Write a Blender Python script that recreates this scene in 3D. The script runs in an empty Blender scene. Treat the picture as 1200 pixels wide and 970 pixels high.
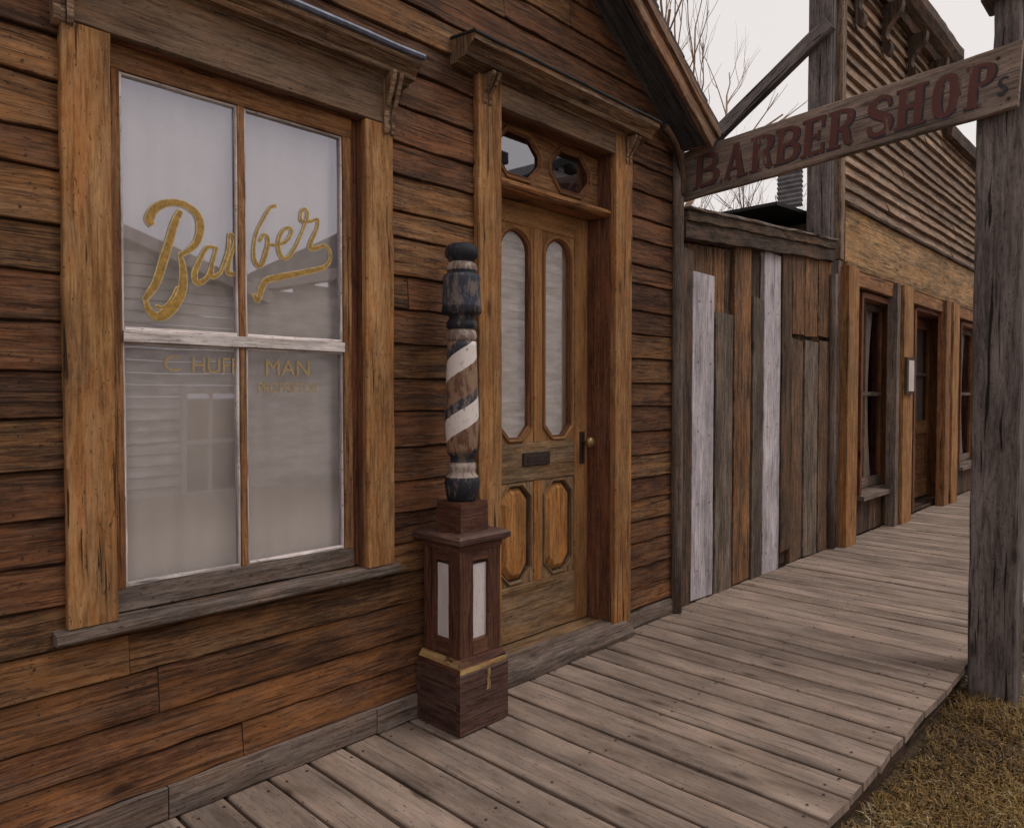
import bpy, math, random
from mathutils import Vector, Matrix
from mathutils.geometry import tessellate_polygon
R = random.Random(7)
PI = math.pi
EYE = 1.30
scene = bpy.context.scene
COL = scene.collection

# ------------------------------------------------------------------ node helpers
class NT:
    def __init__(s, name):
        s.m = bpy.data.materials.new(name); s.m.use_nodes = True
        s.t = s.m.node_tree; s.t.nodes.clear()
        s.out = s.t.nodes.new('ShaderNodeOutputMaterial')
    def n(s, typ, **kw):
        nd = s.t.nodes.new(typ)
        for k, v in kw.items(): setattr(nd, k, v)
        return nd
    def l(s, a, b): s.t.links.new(a, b)
    def setin(s, nd, key, v):
        if hasattr(v, 'is_linked') or isinstance(v, bpy.types.NodeSocket): s.l(v, nd.inputs[key])
        else: nd.inputs[key].default_value = v
    def math(s, op, a, b=0.0, clamp=False):
        nd = s.n('ShaderNodeMath', operation=op, use_clamp=clamp)
        s.setin(nd, 0, a); s.setin(nd, 1, b); return nd.outputs[0]
    def noise(s, vec, scale=1.0, detail=5, rough=.55, dist=0.0):
        nd = s.n('ShaderNodeTexNoise'); s.l(vec, nd.inputs['Vector'])
        nd.inputs['Scale'].default_value = scale; nd.inputs['Detail'].default_value = detail
        nd.inputs['Roughness'].default_value = rough; nd.inputs['Distortion'].default_value = dist
        return nd.outputs['Fac']
    def ramp(s, fac, stops, interp='LINEAR'):
        nd = s.n('ShaderNodeValToRGB'); cr = nd.color_ramp; cr.interpolation = interp
        while len(cr.elements) < len(stops): cr.elements.new(.5)
        for e, (p, c) in zip(cr.elements, stops):
            e.position = p; e.color = (c[0], c[1], c[2], 1) if hasattr(c, '__len__') else (c, c, c, 1)
        s.l(fac, nd.inputs[0]); return nd.outputs[0]
    def step(s, fac, a, b, lo=0.0, hi=1.0):
        nd = s.n('ShaderNodeMapRange'); s.l(fac, nd.inputs[0])
        nd.inputs[1].default_value = a; nd.inputs[2].default_value = b
        nd.inputs[3].default_value = lo; nd.inputs[4].default_value = hi
        return nd.outputs[0]
    def mix(s, fac, a, b, mode='MIX'):
        nd = s.n('ShaderNodeMix', data_type='RGBA', blend_type=mode)
        s.setin(nd, 0, fac)
        for i, v in ((6, a), (7, b)):
            if isinstance(v, bpy.types.NodeSocket): s.l(v, nd.inputs[i])
            else: nd.inputs[i].default_value = (v[0], v[1], v[2], 1)
        return nd.outputs[2]
    def gc(s):
        a = s.n('ShaderNodeAttribute', attribute_name='gc')
        x = s.n('ShaderNodeSeparateXYZ'); s.l(a.outputs['Vector'], x.inputs[0])
        return x.outputs
    def comb(s, x, y, z):
        c = s.n('ShaderNodeCombineXYZ')
        s.setin(c, 0, x); s.setin(c, 1, y); s.setin(c, 2, z); return c.outputs[0]
    def scaled(s, g, sx, sy, sz):
        return s.comb(s.math('MULTIPLY', g[0], sx), s.math('MULTIPLY', g[1], sy), s.math('MULTIPLY', g[2], sz))
    def finish(s, col, rough=.8, bump=None, bstr=.4, bdist=.004, spec=.25, metal=0.0):
        p = s.n('ShaderNodeBsdfPrincipled')
        s.setin(p, 'Base Color', col if isinstance(col, bpy.types.NodeSocket) else (*col, 1))
        s.setin(p, 'Roughness', rough)
        p.inputs['Specular IOR Level'].default_value = spec; p.inputs['Metallic'].default_value = metal
        if bump is not None:
            b = s.n('ShaderNodeBump'); b.inputs['Strength'].default_value = bstr
            b.inputs['Distance'].default_value = bdist
            s.l(bump, b.inputs['Height']); s.l(b.outputs[0], p.inputs['Normal'])
        s.l(p.outputs[0], s.out.inputs[0]); return s.m

def wood(name, dark, mid, light, accent=None, acc=.5, grey=(.16, .14, .125), gamt=.3, vary=(.65, 1.3),
         bstr=.55, knots=True, paint=None, pamt=.0, rough=.82, fine=1.0, crack=.6, con=.075):
    t = NT(name); g = t.gc()
    seed = g[2]
    A = t.noise(t.scaled(g, 2.6, 42*fine, 41.7), 1, 7, .68, .9)      # broad grain streaks
    Bf = t.noise(t.scaled(g, 13, 210*fine, 13.1), 1, 4, .7, .3)       # fibres
    C = t.noise(t.scaled(g, 2.6, 9, 77.3), 1, 6, .68, .5)             # stains
    D = t.noise(t.scaled(g, 3.4, 20, 29.9), 1, 6, .7, 1.0)
    E = t.noise(t.scaled(g, 26, 60, 9.9), 1, 5, .7, .6)               # blotchy weathering
    saw = t.noise(t.scaled(g, 75, 9, 5.5), 1, 2, .5)                 # saw marks across the grain
    f = t.math('ADD', t.math('MULTIPLY', A, .50), t.math('MULTIPLY', Bf, .28))
    f = t.math('ADD', f, t.math('MULTIPLY', E, .22))
    col = t.ramp(f, [(.492-con*1.15, dark), (.497, mid), (.502+con*1.1, light)])
    if accent:
        m = t.step(C, .45, .62, 0, acc)
        col = t.mix(m, col, t.mix(A, [c*.75 for c in accent], [c*1.25 for c in accent]))
    if gamt > 0:
        m = t.math('MULTIPLY', t.step(D, .46, .60, 0, 1), gamt)
        m = t.math('ADD', m, t.math('MULTIPLY', t.step(Bf, .5, .7, 0, 1), gamt*.25), True)
        col = t.mix(m, col, t.mix(Bf, [c*.7 for c in grey], [c*1.3 for c in grey]))
    if paint:
        P = t.noise(t.scaled(g, 9, 34, 3.3), 1, 6, .7, .5)
        m = t.step(P, .5+.32*(1-pamt*2) - .03, .5+.32*(1-pamt*2) + .03, 0, 1)
        m = t.math('MULTIPLY', m, .95)
        col = t.mix(m, col, paint)
    # per board value
    wn = t.n('ShaderNodeTexWhiteNoise', noise_dimensions='1D'); t.l(t.math('MULTIPLY', seed, 91.7), wn.inputs['W'])
    v = t.step(wn.outputs['Value'], 0, 1, vary[0], vary[1])
    blot = t.step(t.noise(t.scaled(g, 1.9, 6.5, 7.1), 1, 5, .65), .32, .68, .52, 1.42)
    v = t.math('MULTIPLY', v, blot)
    vc = t.comb(v, v, v)
    col = t.mix(1.0, col, vc, 'MULTIPLY')
    # thin dark weathering lines and worn pale lines, as tight as the annual rings
    G = t.noise(t.scaled(g, 5.5, 105*fine, 61.3), 1, 5, .72, .7)
    col = t.mix(t.step(G, .53, .60, 0, .62*min(1, .09/con)), col, [c*.55 for c in dark])
    col = t.mix(t.step(G, .47, .40, 0, .40*min(1, .09/con)), col, light)
    # cracks
    K = t.noise(t.scaled(g, 1.6, 62*fine, 19.3), 1, 3, .5, .6)
    ck = t.step(K, .635, .67, 0, 1)
    col = t.mix(t.math('MULTIPLY', ck, crack), col, [c*.22 for c in dark])
    h = t.math('ADD', t.math('MULTIPLY', A, .8), t.math('MULTIPLY', Bf, .55))
    h = t.math('ADD', h, t.math('MULTIPLY', saw, .12))
    h = t.math('SUBTRACT', h, t.math('MULTIPLY', ck, .8))
    if knots:
        vo = t.n('ShaderNodeTexVoronoi'); vo.inputs['Scale'].default_value = 1
        t.l(t.scaled(g, 2.1, 6.3, 57.7), vo.inputs['Vector'])
        kd = vo.outputs['Distance']
        km = t.step(kd, .045, .10, 1, 0)
        col = t.mix(t.math('MULTIPLY', km, .8), col, [c*.4 for c in dark])
        km2 = t.step(kd, .10, .22, .35, 0)
        col = t.mix(km2, col, dark)
        h = t.math('SUBTRACT', h, t.math('MULTIPLY', km, .5))
    # pits and flecks
    sp = t.noise(t.scaled(g, 48, 130, 23.7), 1, 3, .6)
    col = t.mix(t.step(sp, .625, .69, 0, .75), col, [c*.25 for c in dark])
    return t.finish(col, rough, h, bstr, .0035)

def flat(name, col, rough=.7, noise=.25, scale=30, metal=0, spec=.3, bstr=.2):
    t = NT(name); tc = t.n('ShaderNodeTexCoord').outputs['Object']
    N = t.noise(tc, scale, 6, .65)
    c = t.mix(t.step(N, .3, .7, 0, 1), [x*(1-noise) for x in col], [x*(1+noise) for x in col])
    return t.finish(c, rough, N, bstr, .003, spec, metal)

def chip(t):
    mp = t.n('ShaderNodeMapping'); mp.inputs['Scale'].default_value = (1.25, 1.25, .42)
    t.l(t.n('ShaderNodeTexCoord').outputs['Object'], mp.inputs[0]); return mp.outputs[0]
def worn_paint(name, paint, under, amt=.55, rough=.7, dirt=(.05, .04, .035)):
    t = NT(name); tc = chip(t)
    N = t.noise(tc, 38, 8, .7, .4); N2 = t.noise(tc, 9, 4, .6)
    n3 = t.math('ADD', t.math('MULTIPLY', N, .6), t.math('MULTIPLY', N2, .4))
    m = t.step(n3, amt-.03, amt+.03, 0, 1)
    c = t.mix(m, t.mix(N2, [x*.7 for x in paint], [x*1.3 for x in paint]), t.mix(N, [x*.6 for x in under], [x*1.4 for x in under]))
    d = t.noise(tc, 90, 4, .7)
    c = t.mix(t.step(d, .58, .70, 0, .7), c, dirt)
    return t.finish(c, rough, t.math('SUBTRACT', N, t.math('MULTIPLY', m, .4)), .5, .003)

M = {}
M['siding'] = wood('siding_wood', (.024, .010, .005), (.116, .050, .020), (.275, .145, .062), accent=(.28, .115, .034), acc=.6, grey=(.13, .096, .068), gamt=.28, vary=(.58, 1.25), con=.088)
M['siding_red'] = wood('siding_red_wood', (.022, .009, .004), (.092, .036, .015), (.20, .092, .043), accent=(.20, .070, .024), acc=.55, grey=(.115, .083, .062), gamt=.25, vary=(.62, 1.2), con=.088)
M['siding_low'] = wood('siding_low_wood', (.026, .011, .005), (.105, .040, .017), (.235, .110, .050), accent=(.29, .115, .032), acc=.6, grey=(.12, .085, .065), gamt=.32, vary=(.66, 1.25), con=.10)
M['trim'] = wood('trim_wood', (.10, .042, .014), (.29, .138, .048), (.47, .275, .118), accent=(.33, .115, .028), acc=.6, grey=(.30, .215, .14), gamt=.2, vary=(.88, 1.12), crack=.9, fine=.8, paint=(.05, .024, .012), pamt=.17, con=.13)
M['trim_mid'] = wood('trim_mid_wood', (.075, .030, .013), (.21, .095, .036), (.37, .195, .085), accent=(.30, .10, .03), acc=.5, grey=(.22, .155, .11), gamt=.2, vary=(.88, 1.12), crack=.8, con=.10)
M['frieze'] = wood('frieze_wood', (.055, .030, .018), (.165, .100, .060), (.26, .17, .11), grey=(.18, .13, .095), gamt=.35, vary=(.9, 1.1), knots=False, crack=.3, accent=(.24, .11, .045), acc=.4, con=.12)
M['cornice'] = wood('cornice_wood', (.035, .018, .010), (.155, .090, .052), (.34, .225, .135), accent=(.26, .115, .045), acc=.45, grey=(.22, .165, .125), gamt=.3, vary=(.85, 1.15), fine=1.4)
M['grey'] = wood('grey_wood', (.050, .036, .030), (.145, .108, .088), (.26, .205, .175), accent=(.20, .11, .065), acc=.5, grey=(.19, .16, .145), gamt=.35, vary=(.8, 1.2), con=.10)
M['deck'] = wood('deck_wood', (.110, .076, .058), (.272, .203, .162), (.37, .285, .235), accent=(.285, .19, .135), acc=.45, grey=(.28, .23, .20), gamt=.25, vary=(.84, 1.14), bstr=.5, crack=.35, con=.27)
M['pale'] = wood('pale_grey_wood', (.28, .24, .25), (.43, .38, .40), (.58, .53, .55), grey=(.45, .41, .44), gamt=.4, vary=(.9, 1.1), crack=.5, bstr=.3)
M['post'] = wood('post_wood', (.045, .036, .034), (.135, .108, .100), (.23, .188, .175), grey=(.17, .145, .14), gamt=.4, vary=(.95, 1.05), crack=.95, bstr=.8, fine=.6, con=.11)
M['dark'] = wood('dark_wood', (.016, .010, .007), (.055, .035, .025), (.13, .085, .058), accent=(.15, .065, .028), acc=.5, grey=(.085, .068, .058), gamt=.25)
M['fence'] = wood('fence_brown_wood', (.020, .011, .007), (.075, .042, .025), (.19, .118, .070), accent=(.20, .080, .030), acc=.5, grey=(.11, .088, .07), gamt=.4)
M['fence_orange'] = wood('fence_orange_wood', (.020, .009, .005), (.105, .049, .022), (.30, .160, .075), accent=(.30, .12, .038), acc=.6, grey=(.11, .083, .062), gamt=.4, con=.07)
M['fence_grey'] = wood('fence_grey_wood', (.040, .029, .022), (.125, .094, .072), (.24, .185, .145), accent=(.20, .11, .06), acc=.35, grey=(.19, .155, .13), gamt=.4)
M['far'] = wood('far_siding_wood', (.050, .030, .021), (.205, .130, .086), (.40, .285, .195), accent=(.31, .155, .08), acc=.5, grey=(.27, .205, .165), gamt=.3)
M['belt'] = wood('belt_wood', (.045, .022, .010), (.22, .125, .055), (.46, .30, .14), accent=(.36, .17, .055), acc=.6, grey=(.22, .16, .115), gamt=.25, paint=(.045, .026, .015), pamt=.25, con=.10)
M['door'] = wood('door_wood', (.085, .034, .012), (.27, .130, .048), (.40, .22, .092), accent=(.33, .13, .034), acc=.5, grey=(.24, .165, .11), gamt=.15, vary=(.9, 1.1), crack=.35, knots=False, con=.16)
M['door_orange'] = wood('door_panel_wood', (.13, .050, .014), (.36, .155, .042), (.50, .26, .09), accent=(.45, .16, .035), acc=.6, grey=(.22, .14, .08), gamt=.25, vary=(.92, 1.1), knots=False, con=.11)
M['door_grey'] = wood('door_rail_wood', (.060, .033, .017), (.19, .115, .058), (.33, .215, .12), accent=(.30, .14, .045), acc=.5, grey=(.20, .15, .11), gamt=.35, vary=(.9, 1.1), knots=False, con=.11)
M['jamb'] = wood('jamb_wood', (.040, .015, .009), (.130, .048, .025), (.24, .105, .052), accent=(.24, .075, .028), acc=.5, grey=(.12, .085, .07), gamt=.2, vary=(.9, 1.1), con=.10)
M['soffit'] = wood('soffit_wood', (.04, .036, .037), (.075, .069, .070), (.115, .107, .108), grey=(.11, .105, .11), gamt=.4, knots=False)
M['rake'] = wood('rake_wood', (.07, .032, .018), (.21, .115, .065), (.38, .235, .145), accent=(.32, .12, .05), acc=.45, grey=(.2, .15, .12), gamt=.3)
M['white'] = wood('white_paint_wood', (.45, .38, .36), (.62, .55, .53), (.72, .67, .65), grey=(.30, .24, .21), gamt=.35, vary=(.95, 1.05), knots=False, paint=(.16, .10, .07), pamt=.20)
M['sign'] = wood('sign_wood', (.085, .060, .050), (.215, .158, .126), (.33, .255, .205), accent=(.24, .145, .105), acc=.45, grey=(.23, .195, .18), gamt=.35, vary=(.95, 1.05), con=.12)
M['maroon'] = wood('maroon_paint_wood', (.025, .008, .006), (.078, .026, .017), (.16, .070, .042), accent=(.17, .075, .035), acc=.5, grey=(.10, .06, .045), gamt=.25, vary=(.9, 1.1), knots=False, rough=.6, con=.10)
M['plinth'] = wood('plinth_paint_wood', (.030, .012, .010), (.070, .030, .024), (.125, .068, .052), accent=(.13, .07, .045), acc=.4, grey=(.11, .08, .065), gamt=.4, vary=(.9, 1.1), knots=False, rough=.6)
M['bare'] = wood('bare_yellow_wood', (.20, .10, .04), (.38, .235, .09), (.50, .34, .16), grey=(.25, .17, .10), gamt=.4, vary=(.95, 1.05), knots=False, paint=(.085, .03, .02), pamt=.36)
M['wpanel'] = worn_paint('white_panel_paint', (.60, .53, .52), (.40, .27, .21), .60, dirt=(.22, .14, .11))
M['blue'] = worn_paint('blue_black_paint', (.020, .021, .030), (.11, .085, .07), .56)
M['blue2'] = worn_paint('blue_worn_paint', (.034, .040, .060), (.15, .12, .105), .535)
M['pinkish'] = worn_paint('worn_ring_paint', (.20, .14, .12), (.34, .27, .23), .5)
M['gold'] = flat('gold_leaf', (.33, .185, .032), .45, .5, 90, 0, .5, .15)
M['gold_rim'] = flat('gold_rim', (.52, .40, .20), .5, .4, 90, 0, .5, .1)
M['goldfaint'] = flat('faded_gold', (.36, .25, .12), .6, .6, 220, 0, .3, .1)
M['metal'] = flat('flashing_metal', (.10, .11, .15), .45, .5, 20, .4, .5)
M['iron'] = flat('dark_iron', (.05, .035, .03), .5, .4, 60, .5, .5)
M['brass'] = flat('old_brass', (.30, .20, .09), .45, .3, 60, .7, .5)
M['black'] = flat('dark_interior', (.02, .018, .016), .95, .2)
M['tar'] = flat('tar_paper', (.022, .021, .023), .8, .5, 12)
M['nail'] = flat('rusty_nail', (.05, .028, .018), .7, .3, 200)
M['letter'] = worn_paint('letter_red_paint', (.115, .042, .036), (.20, .145, .115), .60)
M['letter_dark'] = worn_paint('letter_shadow_paint', (.038, .032, .042), (.17, .13, .105), .55)
M['bark'] = flat('bare_bark', (.30, .205, .145), .9, .4, 15)
M['opp'] = wood('pale_clapboard', (.52, .49, .46), (.66, .63, .60), (.76, .73, .70), grey=(.55, .50, .47), gamt=.3, vary=(.85, 1.1), knots=False, con=.2, crack=.2)
M['oppdark'] = flat('dark_shingle', (.06, .055, .06), .85, .4, 6)
M['corr'] = flat('corrugated_metal', (.30, .28, .29), .5, .35, 14, .3, .5)

def stripe_mat():
    t = NT('barber_stripe_paint'); g = t.gc(); tc = chip(t)
    N = t.noise(tc, 36, 8, .7, .4); N2 = t.noise(tc, 85, 5, .7)
    ph = t.math('SUBTRACT', t.math('DIVIDE', g[0], .235), g[1])
    ph = t.math('ADD', ph, g[2]); ph = t.math('ADD', ph, t.math('MULTIPLY', t.math('SUBTRACT', N, .5), .05))
    ph = t.math('FRACT', ph)
    wear = t.step(N, .50, .55, 0, 1)
    wht = t.mix(t.step(N, .60, .64, 0, .8), (.68, .60, .57), (.22, .12, .08))
    red = t.mix(t.step(N, .44, .50, 0, 1), (.13, .06, .04), t.mix(N2, (.17, .09, .05), (.34, .22, .15)))
    blu = t.mix(wear, (.035, .037, .050), (.16, .13, .115))
    isw = t.math('GREATER_THAN', ph, .64); isb = t.math('LESS_THAN', ph, .17)
    c = t.mix(isw, t.mix(isb, red, blu), wht)
    c = t.mix(t.step(N2, .60, .68, 0, .75), c, (.05, .035, .03))
    return t.finish(c, .7, N, .5, .003)
M['stripe'] = stripe_mat()

def glass_mat(name, refl=.2, tint=(.93, .93, .95)):
    t = NT(name)
    fr = t.n('ShaderNodeFresnel'); fr.inputs[0].default_value = 1.5
    gl = t.n('ShaderNodeBsdfGlossy'); gl.inputs['Roughness'].default_value = .015
    gl.inputs['Color'].default_value = (.93, .93, 1, 1)
    tc = t.n('ShaderNodeTexCoord').outputs['Object']
    b = t.n('ShaderNodeBump'); b.inputs['Strength'].default_value = .10; b.inputs['Distance'].default_value = .008
    t.l(t.noise(tc, 2.3, 1, .4), b.inputs['Height']); t.l(b.outputs[0], gl.inputs['Normal'])
    tr = t.n('ShaderNodeBsdfTransparent'); tr.inputs[0].default_value = (*tint, 1)
    mx = t.n('ShaderNodeMixShader')
    geo = t.n('ShaderNodeNewGeometry')
    ff = t.math('ADD', t.math('MULTIPLY', fr.outputs[0], 1.4), refl, True)
    t.l(t.math('MULTIPLY', ff, t.math('SUBTRACT', 1.0, geo.outputs['Backfacing'])), mx.inputs[0])
    t.l(tr.outputs[0], mx.inputs[1]); t.l(gl.outputs[0], mx.inputs[2]); t.l(mx.outputs[0], t.out.inputs[0])
    return t.m
M['glass'] = glass_mat('window_glass', .33)
M['glass_dark'] = glass_mat('transom_glass', .20)

def curtain_mat():
    t = NT('curtain_cloth'); tc = t.n('ShaderNodeTexCoord').outputs['Object']
    N = t.noise(tc, 5, 5, .6); F = t.noise(tc, 160, 3, .6)
    c = t.mix(t.step(N, .3, .7, 0, 1), (.70, .62, .50), (.80, .71, .58))
    return t.finish(c, .9, F, .15, .002)
M['curtain'] = curtain_mat()

def ground_mat():
    t = NT('dry_ground'); tc = t.n('ShaderNodeTexCoord').outputs['Object']
    N = t.noise(tc, .6, 8, .65); N2 = t.noise(tc, 14, 8, .75); N3 = t.noise(tc, 90, 6, .7)
    c = t.ramp(t.math('ADD', t.math('MULTIPLY', N2, .6), t.math('MULTIPLY', N3, .4)),
               [(.38, (.025, .017, .010)), (.5, (.08, .053, .027)), (.62, (.18, .125, .066))])
    c = t.mix(t.step(N, .4, .65, 0, .5), c, (.17, .14, .11))
    return t.finish(c, .95, N3, .7, .02)
M['ground'] = ground_mat()

def dust_mat():
    t = NT('dusty_dirt'); tc = t.n('ShaderNodeTexCoord').outputs['Object']
    N = t.noise(tc, .8, 8, .65); N3 = t.noise(tc, 40, 6, .7)
    c = t.mix(t.step(N, .35, .65, 0, 1), (.34, .285, .235), (.44, .375, .315))
    c = t.mix(t.step(N3, .58, .66, 0, .5), c, (.16, .13, .10))
    return t.finish(c, .95, N3, .5, .01)
M['dust'] = dust_mat()
def grass_mat():
    t = NT('dry_grass_blades'); g = t.gc()
    c = t.ramp(g[2], [(0, (.045, .027, .011)), (.3, (.16, .085, .024)), (.5, (.31, .18, .05)), (.7, (.19, .14, .045)), (1, (.52, .40, .25))])
    p = t.n('ShaderNodeBsdfPrincipled'); t.l(c, p.inputs['Base Color']); p.inputs['Roughness'].default_value = .8
    t.l(p.outputs[0], t.out.inputs[0]); return t.m
M['grass'] = grass_mat()

# ------------------------------------------------------------------ mesh builder
SEED = [0.0]
def sd():
    SEED[0] += 0.3713; return SEED[0]
class MB:
    def __init__(s): s.v = []; s.f = []; s.g = []; s.mi = []; s.mats = []
    def mat(s, k):
        if k not in s.mats: s.mats.append(k)
        return s.mats.index(k)
    def face(s, idx, gcs, k): s.f.append(idx); s.g.append(gcs); s.mi.append(s.mat(k))
    def build(s, name, parent=None, smooth=False, loc=None):
        me = bpy.data.meshes.new(name)
        vs = s.v
        if loc is not None: vs = [Vector(v)-Vector(loc) for v in vs]
        me.from_pydata([tuple(v) for v in vs], [], s.f); me.update()
        at = me.attributes.new('gc', 'FLOAT_VECTOR', 'CORNER')
        flatg = [c for gl in s.g for gg in gl for c in gg]
        at.data.foreach_set('vector', flatg)
        for k in s.mats: me.materials.append(M[k])
        me.polygons.foreach_set('material_index', s.mi)
        if smooth: me.polygons.foreach_set('use_smooth', [True]*len(me.polygons))
        o = bpy.data.objects.new(name, me); COL.objects.link(o)
        if loc is not None: o.location = loc
        if parent is not None:
            o.parent = parent
            o.matrix_parent_inverse = WM[parent.name].inverted() if parent.name in WM else Matrix()
        WM[o.name] = (WM.get(o.name) or Matrix.Translation(loc or (0, 0, 0)))
        return o
WM = {}
X, Y, Z = Vector((1, 0, 0)), Vector((0, 1, 0)), Vector((0, 0, 1))
def plank(mb, o, eL, eW, eT, L, W, T, k, seed=None, n=None, jw=.0015, jt=.001, ch=.003, T1=None, ragged=0, goff=0.0):
    """board: o = corner at l=0,w=0,t=0 (back face); T thickness at w=0, T1 at w=W. goff = grain coordinate offset"""
    if seed is None: seed = sd()
    if n is None: n = max(1, int(L/.18))
    if T1 is None: T1 = T
    o = Vector(o); ch = min(ch, W*.3, T*.4, T1*.45)
    rings = []
    rr = random.Random(int(seed*10000) + 5)
    for i in range(n+1):
        l = L*i/n
        a = rr.uniform(-jw, jw); b = rr.uniform(-jw, jw); c = rr.uniform(-jt, jt); d = rr.uniform(-jt, jt)
        prof = [(a, 0), (a, T-ch+c), (a+ch, T+c), (W+b-ch, T1+d), (W+b, T1-ch+d), (W+b, 0)]
        dl = (rr.uniform(-ragged, ragged), rr.uniform(-ragged, ragged)) if ragged and i in (0, n) else (0, 0)
        ring = []
        for j, (w, t) in enumerate(prof):
            ring.append((l + (dl[0] if j < 3 else dl[1]), w, t))
        rings.append(ring)
    base = len(mb.v)
    for ring in rings:
        for (l, w, t) in ring: mb.v.append(o + eL*l + eW*w + eT*t)
    def gg(p): 
        l, w, t = p
        return (l+goff, w + (T-t), seed)
    m = 6
    flip = eL.cross(eW).dot(eT) < 0
    for i in range(n):
        for j in range(m):
            j2 = (j+1) % m
            idx = [base+i*m+j, base+(i+1)*m+j, base+(i+1)*m+j2, base+i*m+j2]
            gs = [gg(rings[i][j]), gg(rings[i+1][j]), gg(rings[i+1][j2]), gg(rings[i][j2])]
            if flip: pass
            else: idx.reverse(); gs.reverse()
            mb.face(idx, gs, k)
    for i, rev in ((0, False), (n, True)):
        idx = [base+i*m+j for j in range(m)]; gs = [(goff+rings[i][j][2]*.15, rings[i][j][1], seed+.13) for j in range(m)]
        if rev != flip: idx.reverse(); gs.reverse()
        mb.face(idx, gs, k)

def vboard(mb, x0, x1, z0, z1, y0, T, k, **kw):   # vertical board on a facade, y0 = back
    plank(mb, (x0, y0, z0), Z, X, -Y, z1-z0, x1-x0, T, k, **kw)
def hboard(mb, x0, x1, z0, z1, y0, T, k, **kw):
    plank(mb, (x0, y0, z0), X, Z, -Y, x1-x0, z1-z0, T, k, **kw)

def plate(mb, outer, holes, y, T, k, seed=None, vert=True, K=None):
    """flat plate in the x-z plane, front at y, thickness T backwards (+y), with holes"""
    if seed is None: seed = sd()
    loops = [[Vector((p[0], p[1], 0)) for p in outer]] + [[Vector((p[0], p[1], 0)) for p in h] for h in holes]
    allp = [p for lp in loops for p in lp]
    tris = tessellate_polygon(loops)
    base = len(mb.v)
    for p in allp: mb.v.append(Vector((p.x, y, p.y)))
    for p in allp: mb.v.append(Vector((p.x, y+T, p.y)))
    g = (lambda p, e=0: (p.y, p.x+e, seed)) if vert else (lambda p, e=0: (p.x, p.y+e, seed))
    N = len(allp)
    for a, b, c in tris:
        pa, pb, pc = allp[a], allp[b], allp[c]
        if (pb-pa).cross(pc-pa).z < 0: b, c = c, b
        mb.face([base+a, base+b, base+c], [g(allp[a]), g(allp[b]), g(allp[c])], k)
        mb.face([base+N+a, base+N+c, base+N+b], [g(allp[a]), g(allp[c]), g(allp[b])], k)
    off = 0
    for li, lp in enumerate(loops):
        n = len(lp)
        area = sum(lp[i].x*lp[(i+1) % n].y-lp[(i+1) % n].x*lp[i].y for i in range(n))
        for i in range(n):
            a, b = off+i, off+(i+1) % n
            if (area > 0) != (li == 0): a, b = b, a
            mb.face([base+a, base+N+a, base+N+b, base+b], [g(allp[a]), g(allp[a], T), g(allp[b], T), g(allp[b])], k)
        off += n

def tube(mb, pts, rad, k, n=8, closed=False, seed=None, cap=True, flatten=None):
    if seed is None: seed = sd()
    pts = [Vector(p) for p in pts]; N = len(pts)
    if not hasattr(rad, '__len__'): rad = [rad]*N
    base = len(mb.v); L = 0; ls = []
    up = None
    for i, p in enumerate(pts):
        if i: L += (p-pts[i-1]).length
        ls.append(L)
        a = pts[(i-1) % N] if (closed or i > 0) else p
        b = pts[(i+1) % N] if (closed or i < N-1) else p
        d = (b-a).normalized()
        if up is None: up = Vector((0, 0, 1)) if abs(d.z) < .9 else Vector((1, 0, 0))
        s = d.cross(up).normalized(); u2 = s.cross(d).normalized(); up = u2
        for j in range(n):
            an = 2*PI*j/n
            mb.v.append(p + s*math.cos(an)*rad[i] + u2*math.sin(an)*rad[i])
    cnt = N if closed else N-1
    for i in range(cnt):
        i2 = (i+1) % N; l2 = ls[i2] if i2 else L+.1
        for j in range(n):
            j2 = (j+1) % n
            w0, w1 = j/n*rad[i]*6.28, (j+1)/n*rad[i]*6.28
            mb.face([base+i*n+j, base+i*n+j2, base+i2*n+j2, base+i2*n+j],
                    [(ls[i], w0, seed), (ls[i], w1, seed), (l2, w1, seed), (l2, w0, seed)], k)
    if cap and not closed:
        mb.face([base+j for j in range(n)][::-1], [(0, .01*j, seed) for j in range(n)], k)
        mb.face([base+(N-1)*n+j for j in range(n)], [(0, .01*j, seed) for j in range(n)], k)

def prof_x(mb, prof, x0, x1, k, seed=None, n=None, jit=.0012):
    """extrude (y,z) profile along x; prof counter-clockwise seen from +x ; per-edge material if k is list"""
    if seed is None: seed = sd()
    if n is None: n = max(1, int((x1-x0)/.2))
    m = len(prof); base = len(mb.v); per = [0]
    for i in range(m):
        a, b = prof[i], prof[(i+1) % m]; per.append(per[-1]+math.hypot(a[0]-b[0], a[1]-b[1]))
    for i in range(n+1):
        x = x0+(x1-x0)*i/n; dy, dz = R.uniform(-jit, jit), R.uniform(-jit, jit)
        for p in prof: mb.v.append(Vector((x, p[0]+dy, p[1]+dz)))
    ar = sum(prof[i][0]*prof[(i+1) % m][1]-prof[(i+1) % m][0]*prof[i][1] for i in range(m))
    for i in range(n):
        for j in range(m):
            j2 = (j+1) % m; xa = x0+(x1-x0)*i/n; xb = x0+(x1-x0)*(i+1)/n
            kk = k[j] if isinstance(k, list) else k
            idx = [base+i*m+j, base+i*m+j2, base+(i+1)*m+j2, base+(i+1)*m+j]
            gs = [(xa, per[j], seed), (xa, per[j+1], seed), (xb, per[j+1], seed), (xb, per[j], seed)]
            if ar > 0: idx.reverse(); gs.reverse()
            mb.face(idx, gs, kk)
    kk = k[0] if isinstance(k, list) else k
    for i, rev in ((0, ar > 0), (n, ar < 0)):
        idx = [base+i*m+j for j in range(m)]; gs = [(p[1], p[0], seed) for p in prof]
        if rev: idx.reverse(); gs.reverse()
        mb.face(idx, gs, kk)

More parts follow.
